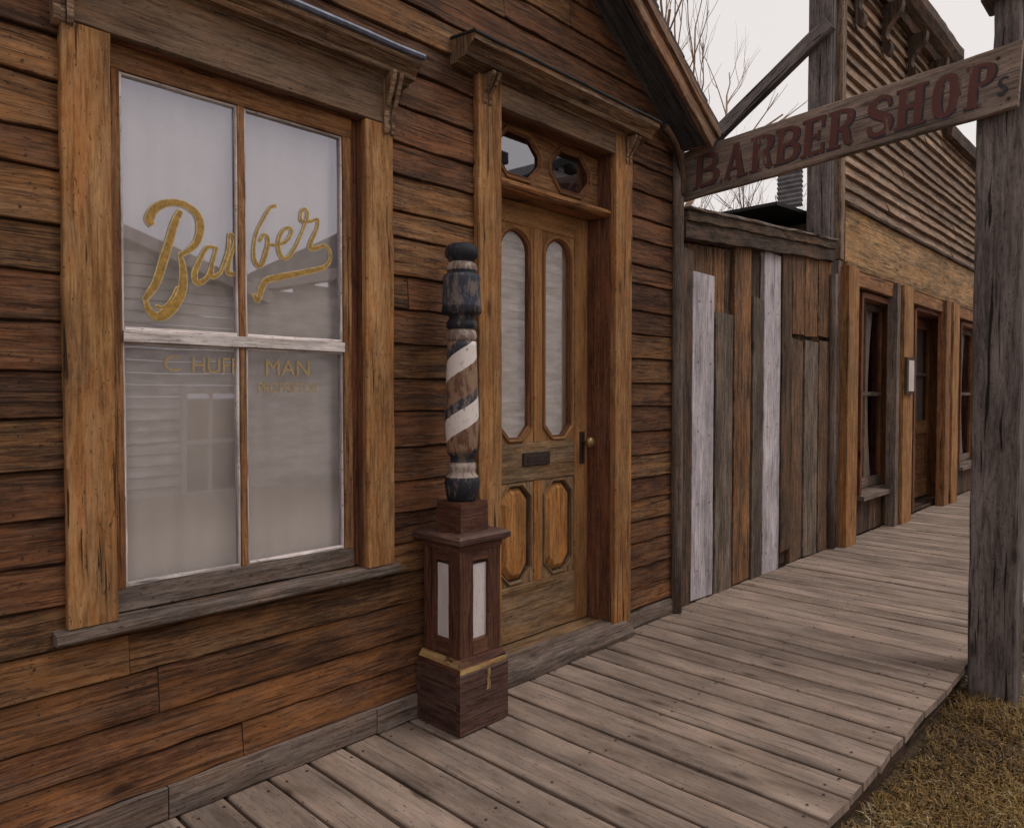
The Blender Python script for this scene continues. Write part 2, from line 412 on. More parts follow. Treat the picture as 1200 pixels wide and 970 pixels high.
def box(mb, x0, x1, y0, y1, z0, z1, k, seed=None, along='x', n=1, ch=.002, j=.0005):
    if along == 'x': plank(mb, (x0, y1, z0), X, Z, -Y, x1-x0, z1-z0, y1-y0, k, seed=seed, n=n, ch=ch, jw=j, jt=j)
    elif along == 'z': plank(mb, (x0, y1, z0), Z, X, -Y, z1-z0, x1-x0, y1-y0, k, seed=seed, n=n, ch=ch, jw=j, jt=j)
    else: plank(mb, (x0, y0, z0), Y, X, Z, y1-y0, x1-x0, z1-z0, k, seed=seed, n=n, ch=ch, jw=j, jt=j)

def lathe(mb, cx, cy, prof, k, n=32, seed=0.0, phase=None):
    base = len(mb.v)
    for (r, z) in prof:
        for j in range(n):
            a = 2*PI*j/n; mb.v.append(Vector((cx+math.cos(a)*r, cy+math.sin(a)*r, z)))
    for i in range(len(prof)-1):
        for j in range(n):
            j2 = (j+1) % n; kk = k[i] if isinstance(k, list) else k
            mb.face([base+i*n+j, base+i*n+j2, base+(i+1)*n+j2, base+(i+1)*n+j],
                    [(prof[i][1], j/n, seed), (prof[i][1], (j+1)/n, seed), (prof[i+1][1], (j+1)/n, seed), (prof[i+1][1], j/n, seed)], kk)
    mb.face([base+j for j in range(n)][::-1], [(0, 0, seed)]*n, k[0] if isinstance(k, list) else k)
    mb.face([base+(len(prof)-1)*n+j for j in range(n)], [(0, 0, seed)]*n, k[-1] if isinstance(k, list) else k)

def catmull(pts, m=6):
    out = []; P = [pts[0]]+list(pts)+[pts[-1]]
    for i in range(1, len(P)-2):
        for t in range(m):
            t /= m; o = []
            for c in range(len(pts[0])):
                a, b, d, e = P[i-1][c], P[i][c], P[i+1][c], P[i+2][c]
                o.append(.5*((2*b)+(-a+d)*t+(2*a-5*b+4*d-e)*t*t+(-a+3*b-3*d+e)*t**3))
            out.append(tuple(o))
    out.append(tuple(pts[-1])); return out

def ribbon(mb, pts, o, eU, eV, eN, k, off=0.0, grow=0.0, eps=2e-6):
    """flat stroke; pts = (u, v, halfwidth)"""
    N = len(pts); base = len(mb.v); seed = sd()
    for i, p in enumerate(pts):
        a = pts[max(i-1, 0)]; b = pts[min(i+1, N-1)]
        dx, dy = b[0]-a[0], b[1]-a[1]; L = math.hypot(dx, dy) or 1e-6
        nx, ny = -dy/L, dx/L; w = p[2]+grow
        ex = 0
        if i == 0: ex = -grow
        if i == N-1: ex = grow
        for sgn in (1, -1):
            mb.v.append(Vector(o)+eU*(p[0]+nx*w*sgn+dx/L*ex)+eV*(p[1]+ny*w*sgn+dy/L*ex)+eN*(off+i*eps))
    for i in range(N-1):
        idx = [base+2*i+1, base+2*i+3, base+2*i+2, base+2*i]
        mb.face(idx, [(0, 0, seed)]*4, k)

# ------------------------------------------------------------------ tagging
def tag(o, label=None, cat=None, group=None, kind=None):
    if label: o['label'] = label
    if cat: o['category'] = cat
    if group: o['group'] = group
    if kind: o['kind'] = kind
    return o
def thing(name, loc, label, cat, group=None):
    o = bpy.data.objects.new(name, None); COL.objects.link(o); o.location = loc
    o.empty_display_size = .1
    WM[o.name] = Matrix.Translation(loc)
    return tag(o, label, cat, group)

# ================================================================== BARBER SHOP
XL, XR = -2.0, 3.78
shop = thing('shop_building', (XL, 0, 0), 'brown weathered clapboard barber shop with a gable roof, large window and panelled door', 'building')
def roof_under(x):
    z = 5.228-.651*x
    return min(z, 5.228-.651*(2*.9-x))
seams = [.10, .215, .33, .47, .59, .71, .83, .957, 1.09, 1.232, 1.36, 1.496, 1.632, 1.76, 1.91, 2.012, 2.152, 2.274, 2.42, 2.565]
while seams[-1] < 4.8: seams.append(seams[-1]+R.uniform(.125, .15))
wall = MB()
WIN = (.66, 1.64, .65, 2.34); DOOR = (2.22, 3.22, .02, 2.58)
def cut(rects, hole):
    out = []
    for (a, b, c, d) in rects:
        h0, h1, k0, k1 = hole
        if b <= h0 or a >= h1 or d <= k0 or c >= k1: out.append((a, b, c, d)); continue
        if a < h0: out.append((a, h0, c, d))
        if b > h1: out.append((h1, b, c, d))
        m0, m1 = max(a, h0), min(b, h1)
        if c < k0-.01: out.append((m0, m1, c, k0))
        if d > k1+.01: out.append((m0, m1, k1, d))
    return out
joints_fixed = {1: [.72], 17: [1.9]}
for i in range(len(seams)-1):
    z0, z1 = seams[i], seams[i+1]
    # extents under the roof
    xr = min(XR, (5.228+.03-z0)/.651) if roof_under(XR) < z1 else XR
    xl = max(XL, 1.8-(5.228+.03-z0)/.651)
    if xr <= xl+.05: continue
    js = [xl]; x = xl+R.uniform(1.2, 3.2)
    while x < xr-.4: js.append(x); x += R.uniform(1.3, 3.4)
    js.append(xr)
    for a, b in zip(js[:-1], js[1:]):
        seed = sd()
        rel = z0
        if z0 < .35: k = 'siding_low'
        elif R.random() < .3 or (b > 3.2 and z0 > 1.5): k = 'siding_red'
        else: k = 'siding'
        bow = R.uniform(0, .003)
        for (p, q, c, d) in cut([(a+.001, b-.001, z0, z1)], WIN):
            for (p, q, c, d) in cut([(p, q, c, d)], DOOR):
                if q-p < .01: continue
                kk = k
                if p > 3.1 and z0 < .5: kk = 'siding_low'
                elif p > 3.1 and R.random() < .5: kk = 'siding_red'
                if z0 > .35 and R.random() < .12: kk = 'siding_low'
                plank(wall, (p, 0, c+.0045), X, Z, -Y, q-p, d-c-.006, .018+bow, kk, seed=seed if p < 3.1 and p < 1.6 else sd(), n=max(2, int((q-p)/.09)),
                      jw=.0032, jt=.0022, ch=.003, T1=.0085+bow*.5, goff=p)
for st_ in (-1.6, -1.0, -.4, .2, .5, 1.78, 2.08, 3.34, 3.71):
    for i in range(len(seams)-1):
        for f_ in (.25, .7):
            if R.random() < .3: continue
            zz = seams[i]+(seams[i+1]-seams[i])*f_; bi = len(wall.v); rr_ = R.uniform(.003, .0048)
            if zz > roof_under(st_)-.05 or (1.55 < st_ < 1.75): continue
            c = Vector((st_+R.uniform(-.02, .02), -.0135-.0045*(1-f_)-.003, zz))
            for q in range(7): wall.v.append(c+Vector((math.cos(q*2*PI/7)*rr_, -.001, math.sin(q*2*PI/7)*rr_)))
            wall.face([bi+q for q in range(7)], [(0, 0, 0)]*7, 'nail')
# backing sheet, side walls, rear wall, inner floor and ceiling
bk = wall
for (a, b, c, d) in cut(cut([(XL, XR, 0, 2.95)], WIN), DOOR):
    box(bk, a, b, .001, .03, c, d, 'dark')
for s0, s1 in ((0, 0),):
    g0 = (XL+.02, 2.95); 
    zt = roof_under(XR)
    plate(wall, [(XL, zt-.05), (XR, zt-.05), (XR, zt), (.9, roof_under(.9)), (XL, roof_under(XL))], [], .002, .02, 'dark') if False else None
gable_pts = [(XL, 2.951), (XR, 2.951), (.9, roof_under(.9)+.03)]
gable_pts = [((1.8-(5.228+.03-2.951)/.651), 2.951), ((5.228+.03-2.951)/.651, 2.951), (.9, roof_under(.9)+.03)]
plate(wall, gable_pts, [], .002, .02, 'dark')
DEP = 5.0
def sheet_side(mb, x, y0, y1, z0, z1, k, out=-1):
    z = z0
    while z < z1-.02:
        h = min(.14, z1-z)
        plank(mb, (x, y0, z-.004), Y, Z, X*out, y1-y0, h+.004, .022, k, n=2, T1=.013, jw=0)
        z += h
sheet_side(wall, XR-.03, .035, DEP, 0, roof_under(XR)-.02, 'siding', 1)
sheet_side(wall, XL+.03, .035, DEP, 0, roof_under(XL)-.02 if roof_under(XL) > 2.2 else 2.6, 'siding', -1)
z = 0
while z < 4.6:
    x1 = min(XR, (5.228-z-.14)/.651); x0 = max(XL, 1.8-x1 if x1 < XR else XL)
    x0 = max(XL, 1.8-(5.228-z-.14)/.651)
    if x1-x0 < .1: break
    plank(wall, (x0, DEP, z), X, Z, Y, x1-x0, .137, .02, 'siding', n=2, T1=.011); z += .14
box(wall, XL, XR, .04, DEP-.02, .0, .04, 'dark', along='y')
box(wall, XL+.02, XR-.05, .04, DEP-.02, 2.66, 2.70, 'black', along='y')
wall.build('wall', shop)

# baseboard
xs = [XL, -.6, .85, 1.62, 2.06]
for a, b in zip(xs[:-1], xs[1:]): 
    bb = MB(); hboard(bb, a+.002, b-.002, .003, .10+R.uniform(-.004, .004), -.002, .032, 'grey', n=8, jw=.003); bb.build('baseboard', shop)
bb = MB(); hboard(bb, 3.24, XR-.02, .003, .092, -.002, .034, 'grey', n=4, jw=.003)
bb.build('baseboard', shop)

# corner pole with its curved bracket under the eave
cp = MB()
tube(cp, [(3.772, -.035, z) for z in (0.0, .4, .8, 1.2, 1.6, 2.0, 2.4, 2.72)], [.036, .034, .036, .034, .035, .033, .035, .036], 'grey', n=10)
cp.build('corner_post', shop, smooth=True)
cb = MB()
arc = catmull([(3.775, -.06, 2.46), (3.765, -.065, 2.60), (3.69, -.07, 2.72), (3.56, -.075, 2.80)], 6)
tube(cb, arc, [.022]*len(arc), 'dark', n=8)
cb.build('eave_bracket', shop, smooth=True)

# roof
roof = MB()
sl = Vector((1, 0, -.651)).normalized(); nrm = Vector((.651, 0, 1)).normalized()
sl2 = Vector((-1, 0, -.651)).normalized(); nrm2 = Vector((-.651, 0, 1)).normalized()
ridge = Vector((.9, 0, roof_under(.9)))
XE = 3.825; Ls = (XE-.9)*math.sqrt(1+.651**2)
for s_, n_ in ((sl, nrm), (sl2, nrm2)):
    # boards along the slope (soffit)
    y = -.20
    while y < DEP+.2:
        w = min(.16, DEP+.2-y)
        if y < .3 or y > 10: pass
        plank(roof, ridge+Vector((0, y, 0)), s_, Y, n_, Ls, w-.003, .02, 'soffit', n=6); y += .16
    # shingle courses
    d = 0.0; i = 0
    while d < Ls+.03:
        Lc = .16
        plank(roof, ridge+Vector((0, -.235, 0))+n_*(.118+.004*(i % 2)+.0)+s_*d, Y, s_, n_, DEP+.45, min(Lc, Ls+.05-d), .012, 'oppdark', n=20, jw=.004, jt=.002, T1=.02)
        d += .15; i += 1
    plank(roof, ridge+Vector((0, -.19, 0))+n_*.021, s_, Y, n_, Ls, DEP+.36, .094, 'soffit', n=1)
    # eave fascia
    plank(roof, ridge+s_*(Ls+.001)+Vector((0, -.19, 0))+n_*.004, Y, n_, s_, DEP+.36, .108, .015, 'rake', n=4)
rf = roof.build('roof', shop)
for s_, n_ in ((sl, nrm), (sl2, nrm2)):
    rk = MB()
    plank(rk, ridge+Vector((0, -.192, 0))-n_*.008, s_, n_, -Y, Ls+.02, .071, .028, 'rake', n=24, jw=.002)
    plank(rk, ridge+Vector((0, -.192, 0))+n_*.066, s_, n_, -Y, Ls+.03, .055, .045, 'rake', n=24, jw=.002)
    plank(rk, ridge+Vector((0, -.19, 0))-n_*.010, s_, n_, Y, Ls, .03, .02, 'soffit', n=10)
    rk.build('rake_board', rf)

# ---------------------------------------------------------------- big window
win = MB()   # casings
vboard(win, .589, .715, .648, 2.318, -.012, .028, 'trim', n=14, jw=.002)
vboard(win, 1.578, 1.704, .648, 2.318, -.012, .028, 'trim', n=14, jw=.002)
hboard(win, .575, 1.70, 2.32, 2.50, -.012, .030, 'frieze', n=8)
# jamb liners
box(win, .70, .7155, -.010, .11, .65, 2.33, 'jamb', along='z'); box(win, 1.5785, 1.60, -.010, .11, .65, 2.33, 'jamb', along='z')
box(win, .70, 1.60, -.008, .11, 2.3185, 2.345, 'jamb')
w_o = win.build('window', shop)
sash = MB()
YS = .012    # front of the sash
def sbox(x0, x1, z0, z1, k, al='x', y0=YS, T=.035): box(sash, x0, x1, y0, y0+T, z0, z1, k, along=al, n=5, ch=.002, j=.001)
sbox(.717, .754, .725, 2.247, 'trim_mid', 'z'); sbox(1.514, 1.550, .725, 2.247, 'trim_mid', 'z')
sbox(.717, 1.550, 2.2475, 2.3175, 'trim_mid'); sbox(.717, 1.550, .655, .7245, 'grey')
sbox(1.551, 1.577, .655, 2.3175, 'jamb', 'z', YS+.006)
sbox(1.114, 1.136, .7255, 1.4545, 'trim_mid', 'z', YS+.002, .028); sbox(1.114, 1.136, 1.4905, 2.2465, 'trim_mid', 'z', YS+.002, .028)
sbox(.7545, 1.5135, 1.455, 1.49, 'white', 'x', YS-.006, .04)
for (a, b) in ((.7545, 1.1135), (1.1365, 1.5135)):
    for (c, d) in ((.7255, 1.4545), (1.4905, 2.2465)):
        e = .007
        sbox(a, a+e, c, d, 'white', 'z', YS+.007, .02); sbox(b-e, b, c, d, 'white', 'z', YS+.007, .02)
        sbox(a+e, b-e, c, c+.011, 'white', 'x', YS+.007, .02); sbox(a+e, b-e, d-e, d, 'white', 'x', YS+.007, .02)
sash.build('sash', w_o)
for (a, b) in ((.756, 1.112), (1.138, 1.512)):
    for (c, d) in ((.728, 1.452), (1.493, 2.244)):
        p = MB(); box(p, a, b, YS+.017, YS+.020, c, d, 'glass', ch=.0001, j=0)
        p.build('pane', w_o)
# sill
sl_ = MB(); prof_x(sl_, [(.02, .612), (-.056, .612), (-.060, .618), (-.058, .640), (-.01, .650), (.02, .650)], .555, 1.722, 'grey', n=12)
sl_.build('sill', w_o)
# cornice with metal flashing
def cornice(x0, x1, z0, z1, proj, parent, metal=True, dark_end=False):
    c = MB(); h = z1-z0
    pr = [(-.002, z0), (-.045, z0), (-.05, z0+.10*h), (-proj*.66, z0+.12*h), (-proj*.70, z0+.30*h), (-proj*.74, z0+.33*h),
          (-proj*.86, z0+.50*h), (-proj*.95, z0+.56*h), (-proj, z0+.60*h), (-proj, z0+.86*h), (-.002, z1)]
    prof_x(c, pr, x0, x1, 'cornice', n=max(4, int((x1-x0)/.12)))
    o = c.build('cornice', parent)
    f = MB()
    e = z0+.86*h; r_ = .013 if metal else .007
    pts = [(-.004, z1+.012)]+[(-proj-.004+r_*math.cos(a_), e+.002+r_*math.sin(a_)) for a_ in (PI*.5, PI*.75, PI, PI*1.25, PI*1.5)]+[(-proj+.004, e+.001), (-.004, z1+.004)]
    prof_x(f, pts, x0-.006, x1+.006, 'metal' if metal else 'tar', n=10, jit=.0015)
    f.build('flashing', parent)
cornice(.42, 1.775, 2.487, 2.585, .128, w_o)
def bracket(x, z0, z1, proj, parent, w=.05):
    b = MB(); h = z1-z0
    pr = [(-.014, z0), (-.034, z0+.0*h), (-.050, z0+.05*h), (-.054, z0+.14*h), (-.050, z0+.24*h), (-.056, z0+.40*h), (-proj*.78, z0+.66*h), (-proj*.95, z0+.86*h), (-proj, z0+.93*h), (-proj, z1), (-.014, z1)]
    for dx, ww, sc in ((0, .36, 1), (.37, .26, .86), (.64, .36, 1)):
        pp = [(y*sc if y < -.02 else y, z) for y, z in pr]
        prof_x(b, pp, x+w*dx+.0005, x+w*(dx+ww)-.0005, 'cornice', n=1, jit=0)
    b.build('bracket', parent)
bracket(.572, 2.30, 2.502, .105, w_o); bracket(1.655, 2.275, 2.502, .105, w_o)
# curtain just behind the glass
cu = MB(); seed = sd(); nx, nz = 60, 8
base = len(cu.v)
for i in range(nx+1):
    for j in range(nz+1):
        x = .73+(1.56-.73)*i/nx; z = .67+(2.31-.67)*j/nz
        cu.v.append(Vector((x, .070+.004*math.sin(x*37+j*.2)+.003*math.sin(x*83+1.3), z)))
for i in range(nx):
    for j in range(nz):
        a = base+i*(nz+1)+j; cu.face([a, a+nz+1, a+nz+2, a+1], [(0, 0, seed)]*4, 'curtain')
cu.build('curtain', w_o, smooth=True)

# gold lettering on the glass. strokes are given on a 0..1200 sheet laid on the pane
fwd = (.722, .692)
def onwall(px, py, yc):
    u = (px-600)/850; dx = .722+.692*u; dy = .692-.722*u; t = yc/dy
    return (dx/dy*yc, EYE+(462-py)/850*t)
YG = YS+.0155
def script(strokes, mb, W, kk, grow=0, off=0):
    for k, (pts, w0, w1) in enumerate(strokes):
        q = []
        for i, p in enumerate(pts):
            x, z = onwall(p[0], p[1], 2.3+YG)
            w = p[2] if len(p) > 2 else w0
            q.append((x, z, w))
        q = catmull(q, 7)
        ribbon(mb, q, (0, YG-off, 0), X, Z, -Y, kk, off=k*4e-5, grow=grow)
def R1(pts, w): return [(160+x/5.88, 225+y/5.88, *(r or [w])) for x, y, *r in pts]
def R2(pts, w): return [(280+x/6.93, 230+y/6.93, *(r or [w])) for x, y, *r in pts]
S = []
S.append((R1([(125, 235, .009), (105, 195, .012), (150, 120, .012), (240, 85, .010), (340, 95, .009), (430, 160, .010), (455, 250, .011), (430, 350, .010), (370, 410, .007), (310, 440, .006)], .01), 0, 0))
S.append((R1([(320, 140, .007), (280, 220, .010), (240, 350, .011), (200, 470, .012), (150, 620, .011), (100, 700, .009), (60, 750, .006)], .01), 0, 0))
S.append((R1([(310, 440, .005), (330, 520, .009), (330, 640, .012), (300, 740, .013), (220, 830, .016), (150, 860, .012), (90, 810, .008), (75, 755, .006)], .01), 0, 0))
S.append((R1([(140, 790, .004), (200, 795, .004), (250, 740, .004), (290, 660, .003)], .004), 0, 0))
S.append((R1([(560, 390, .003), (500, 390, .005), (450, 470, .006), (410, 570, .008), (430, 630, .008), (500, 590, .006), (540, 470, .004), (565, 385, .004), (535, 500, .004), (530, 590, .006), (590, 560, .004)], .005), 0, 0))
S.append((R1([(590, 560, .004), (640, 420, .004), (655, 300, .004), (690, 350, .005), (650, 480, .005), (640, 560, .008), (700, 570, .004)], .005), 0, 0))
S.append((R2([(315, 90, .005), (270, 105, .004), (210, 200, .0035), (160, 300, .0035), (135, 420, .004), (140, 530, .006), (190, 570, .006), (240, 440, .006), (250, 360, .005), (220, 320, .004), (185, 370, .004)], .004), 0, 0))
S.append((R2([(250, 400, .003), (330, 400, .004), (400, 370, .004), (440, 300, .004), (420, 265, .004), (370, 290, .004), (335, 370, .005), (345, 480, .006), (400, 510, .005), (470, 420, .004), (530, 290, .003)], .004), 0, 0))
S.append((R2([(530, 290, .003), (570, 170, .004), (550, 115, .004), (520, 140, .004), (520, 210, .004), (590, 215, .004), (650, 200, .004), (645, 270, .004), (600, 370, .006), (590, 430, .007), (650, 425, .006), (700, 410, .005), (745, 450, .005), (745, 530, .005), (700, 585, .007)], .004), 0, 0))
S.append((R2([(700, 585, .007), (600, 610, .008), (450, 640, .009), (320, 665, .010), (230, 690, .009), (190, 760, .009), (160, 850, .007), (130, 800, .005)], .004), 0, 0))
let = MB()
script(S, let, 0, 'gold_rim', grow=.0022, off=0); script(S, let, 0, 'gold', grow=-.0010, off=.0009)
def text_mesh(s, size, ext=0.0):
    cu_ = bpy.data.curves.new('t', 'FONT'); cu_.body = s; cu_.size = size; cu_.offset = 0.0
    o = bpy.data.objects.new('t', cu_); COL.objects.link(o)
    dg = bpy.context.evaluated_depsgraph_get(); me = bpy.data.meshes.new_from_object(o.evaluated_get(dg))
    vs = [v.co.copy() for v in me.vertices]; fs = [list(p.vertices) for p in me.polygons]
    bpy.data.objects.remove(o); bpy.data.curves.remove(cu_); bpy.data.meshes.remove(me)
    return vs, fs
def put_text(mb, s, x0, x1, z0, z1, y, k):
    vs, fs = text_mesh(s, .1)
    ax, bx_ = min(v.x for v in vs), max(v.x for v in vs); ay, by = min(v.y for v in vs), max(v.y for v in vs)
    base = len(mb.v)
    for v in vs: mb.v.append(Vector((x0+(v.x-ax)/(bx_-ax)*(x1-x0), y, z0+(v.y-ay)/(by-ay)*(z1-z0))))
    for f in fs: mb.face([base+i for i in f], [(0, 0, 0)]*len(f), k)
def tx(px): return onwall(px, 400, 2.3+YG)[0]
za = EYE+(462-417)/850*2.3; 
let.build('lettering', w_o)
let = MB()
put_text(let, 'C', tx(193), tx(212), 1.372, 1.420, YG, 'goldfaint')
let.build('lettering', w_o); let = MB()
put_text(let, 'HUFF', tx(226), tx(281), 1.368, 1.418, YG, 'goldfaint')
let.build('lettering', w_o); let = MB()
put_text(let, 'MAN', tx(312), tx(363), 1.366, 1.420, YG, 'goldfaint')
let.build('lettering', w_o); let = MB()
put_text(let, 'PROPRIETOR', tx(303), tx(373), 1.305, 1.340, YG, 'goldfaint')
let.build('lettering', w_o)

# ---------------------------------------------------------------- door surround
df = MB()
vboard(df, 2.148, 2.288, .02, 2.66, -.012, .034, 'trim', n=16, jw=.002)
vboard(df, 3.142, 3.290, .02, 2.66, -.012, .034, 'trim', n=16, jw=.002)
hboard(df, 2.289, 3.141, 2.56, 2.66, -.010, .030, 'frieze', n=6)
box(df, 2.24, 2.2905, -.010, .20, .09, 2.60, 'jamb', along='z', n=8); box(df, 3.1395, 3.20, -.010, .20, .09, 2.60, 'jamb', along='z', n=8)
box(df, 2.291, 3.139, -.008, .20, 2.5615, 2.60, 'jamb')
# stop strip on the right jamb and the transom bar
box(df, 3.118, 3.139, .05, .125, .09, 2.23, 'jamb', along='z', n=6)
prof_x(df, [(.19, 2.232), (.012, 2.232), (-.004, 2.240), (-.012, 2.250), (-.012, 2.262), (.0, 2.270), (.19, 2.272)], 2.2915, 3.1385, 'trim_mid', n=6)
d_o = df.build('door_frame', shop)
cornice(2.02, 3.38, 2.662, 2.765, .158, d_o, metal=False)
bracket(2.172, 2.535, 2.662, .11, d_o); bracket(3.225, 2.52, 2.662, .11, d_o)
th = MB()
box(th, 2.291, 3.139, .03, .2, .04, .088, 'door_grey', n=5)
prof_x(th, [(.03, .004), (-.10, .004), (-.105, .03), (-.095, .060), (-.03, .085), (.03, .087)], 2.10, 3.235, 'grey', n=10, jit=.002)
th.build('threshold', d_o)
def octo(x0, x1, z0, z1, c):
    return [(x0+c, z0), (x1-c, z0), (x1, z0+c), (x1, z1-c), (x1-c, z1), (x0+c, z1), (x0, z1-c), (x0, z0+c)]
def grow(pts, e):
    cx = sum(p[0] for p in pts)/len(pts); cz = (min(p[1] for p in pts)+max(p[1] for p in pts))/2
    hx = max(p[0] for p in pts)-cx; hz = max(p[1] for p in pts)-cz
    return [(cx+(p[0]-cx)*(hx+e)/hx, cz+(p[1]-cz)*(hz+e)/hz) for p in pts]
tr = MB()
ya = .075
h1 = octo(2.372, 2.668, 2.330, 2.530, .074); h2 = octo(2.762, 3.058, 2.330, 2.530, .074)
plate(tr, [(2.2915, 2.273), (3.1385, 2.273), (3.1385, 2.560), (2.2915, 2.560)], [h1, h2], ya, .03, 'trim_mid', vert=False)
for h in (h1, h2):
    tube(tr, [(p[0], ya-.002, p[1]) for p in grow(h, .014)], .008, 'trim_mid', n=8, closed=True)
    tube(tr, [(p[0], ya+.004, p[1]) for p in grow(h, -.003)], .006, 'jamb', n=6, closed=True)
tr_o = tr.build('transom_frame', shop)
for h in (h1, h2):
    p = MB(); plate(p, grow(h, .004), [], ya+.012, .003, 'glass_dark'); p.build('pane', tr_o)

# ---------------------------------------------------------------- door leaf
dr = MB(); yd = .12; T = .04
dx0, dx1, dz0, dz1 = 2.293, 3.117, .095, 2.228
a1 = (2.452, 2.656); a2 = (2.774, 2.978)   # glazed openings
def arch(x0, x1, z0, z1, c=.06, n=12):
    r = (x1-x0)/2; cx = (x0+x1)/2
    pts = [(x0, z0+c), (x0+c, z0), (x1-c, z0), (x1, z0+c)]
    for i in range(n+1):
        a = PI*i/n; pts.append((cx+r*math.cos(a), z1-r+r*math.sin(a)))
    return pts
vboard(dr, dx0, 2.425, dz0, dz1, yd+T, T, 'door', n=10); vboard(dr, 3.005, dx1, dz0, dz1, yd+T, T, 'door', n=10)
vboard(dr, 2.684, 2.746, 1.062, 2.120, yd+T, T, 'door', n=6)
vboard(dr, 2.684, 2.746, .365, .868, yd+T, T, 'door_orange', n=6)
hboard(dr, 2.4255, 3.0045, 2.1205, dz1, yd+T, T-.001, 'door', n=3)
hboard(dr, 2.4255, 3.0045, .8685, 1.0615, yd+T, T-.001, 'door_grey', n=5, jw=.001)
hboard(dr, 2.4255, 3.0045, dz0, .3645, yd+T, T-.001, 'door_grey', n=5, jw=.001)
A = [arch(a1[0], a1[1], 1.085, 2.092), arch(a2[0], a2[1], 1.085, 2.092)]
for (bx0, bx1), h in (((2.4255, 2.6835), A[0]), ((2.7465, 3.0045), A[1])):
    plate(dr, [(bx0, 1.0625), (bx1, 1.0625), (bx1, 2.1195), (bx0, 2.1195)], [h], yd+.006, T-.008, 'door')
    tube(dr, [(p[0], yd+.004, p[1]) for p in grow(h, .012)], .009, 'door', n=8, closed=True)
    tube(dr, [(p[0], yd+.010, p[1]) for p in h], .006, 'jamb', n=6, closed=True)
P = [octo(2.448, 2.660, .385, .852, .062), octo(2.770, 2.982, .385, .852, .062)]
for (bx0, bx1), h in (((2.4255, 2.6835), P[0]), ((2.7465, 3.0045), P[1])):
    plate(dr, [(bx0, .3655), (bx1, .3655), (bx1, .8675), (bx0, .8675)], [h], yd+.006, T-.012, 'door_grey')
    tube(dr, [(p[0], yd+.005, p[1]) for p in grow(h, .006)], .008, 'door_grey', n=8, closed=True)
d2 = dr.build('door', shop)
for h in A:
    p = MB(); plate(p, grow(h, .004), [], yd+.02, .003, 'glass'); p.build('pane', d2)
dc = MB(); box(dc, 2.43, 3.0, yd+T+.012, yd+T+.016, 1.05, 2.13, 'curtain', ch=.0005); dc.build('curtain', d2)
for h in P:
    pn = MB(); plate(pn, grow(h, .003), [], yd+.022, .006, 'dark')
    outer = grow(h, -.012); inner = grow(h, -.036); b0 = len(pn.v); s_ = sd(); n = len(outer)
    for p in outer: pn.v.append(Vector((p[0], yd+.020, p[1])))
    for p in inner: pn.v.append(Vector((p[0], yd+.002, p[1])))
    for i in range(n):
        j = (i+1) % n
        pn.face([b0+i, b0+j, b0+n+j, b0+n+i], [(outer[i][1], outer[i][0], s_), (outer[j][1], outer[j][0], s_), (inner[j][1], inner[j][0], s_), (inner[i][1], inner[i][0], s_)], 'door_orange')
    pn.face([b0+n+i for i in range(n)], [(p[1], p[0], s_) for p in inner], 'door_orange')
    pn.build('panel', d2)
ms = MB(); box(ms, 2.60, 2.80, yd-.007, yd+.0005, .948, 1.012, 'iron', n=3, ch=.002); box(ms, 2.63, 2.77, yd-.010, yd-.0072, .965, .995, 'iron', ch=.001)
ms.build('mail_slot', d2)
lk = MB(); box(lk, 3.045, 3.085, yd-.006, yd+.0005, .93, 1.10, 'iron', along='z', ch=.002); lk.build('lock_plate', d2)
kb = MB()
base = len(kb.v)
prof = [(.010, 0), (.010, .025), (.018, .030), (.027, .040), (.029, .052), (.024, .064), (.010, .070)]
lathe(kb, 0, 0, prof, 'brass', n=20)
kb.v = [Vector((3.068+v.x, yd-.006-v.z, 1.045+v.y)) for v in kb.v]
kb.build('door_knob', d2, smooth=True)

# ================================================================== BARBER POLE
PX, PY = 1.945, -.160
pole = thing('barber_pole', (PX, PY, 0), 'worn wooden barber pole with spiral stripes on a maroon box pedestal beside the door', 'barber pole')
h = .130
pl = MB()
for (a, b, c, d) in ((PX-h, PX+h, PY-h, PY-h+.022), (PX-h, PX+h, PY+h-.022, PY+h)): box(pl, a, b, c, d, .006, .235, 'plinth', n=3, j=.0012)
for (a, b) in ((PX-h, PX-h+.022), (PX+h-.022, PX+h)): box(pl, a+.001*(a < PX), b-.001*(a > PX), PY-h+.0225, PY+h-.0225, .006, .235, 'plinth', along='y', n=3, j=.001)
box(pl, PX-h+.004, PX+h-.004, PY-h+.004, PY+h-.004, .232, .2375, 'plinth')
pl.build('plinth', pole)
# cove trim of bare wood
cv = MB()
def frustum(mb, z0, h0, z1, h1, ks, cap=True):
    b = len(mb.v); s = sd()
    for z, hh in ((z0, h0), (z1, h1)):
        for dx, dy in ((-1, -1), (1, -1), (1, 1), (-1, 1)): mb.v.append(Vector((PX+dx*hh, PY+dy*hh, z)))
    for i in range(4):
        j = (i+1) % 4
        mb.face([b+i, b+j, b+4+j, b+4+i], [(0, 0, s+i), (.22, 0, s+i), (.22, z1-z0, s+i), (0, z1-z0, s+i)], ks[i])
    if cap:
        mb.face([b+7, b+6, b+5, b+4][::-1], [(0, 0, s), (.2, 0, s), (.2, .2, s), (0, .2, s)], ks[0])
        mb.face([b+3, b+2, b+1, b], [(0, 0, s)]*4, ks[0])
frustum(cv, .2380, .125, .258, .124, ['bare', 'maroon', 'maroon', 'maroon'], True); frustum(cv, .258, .1235, .288, .113, ['maroon', 'maroon', 'maroon', 'bare'], True)
cv.build('cove_trim', pole)
ck_ = MB(); plank(ck_, (PX+.010, PY-.1315, .150), Z, X, -Y, .083, .018, .002, 'bare', n=4, jw=.004); ck_.build('bare_chip', pole)
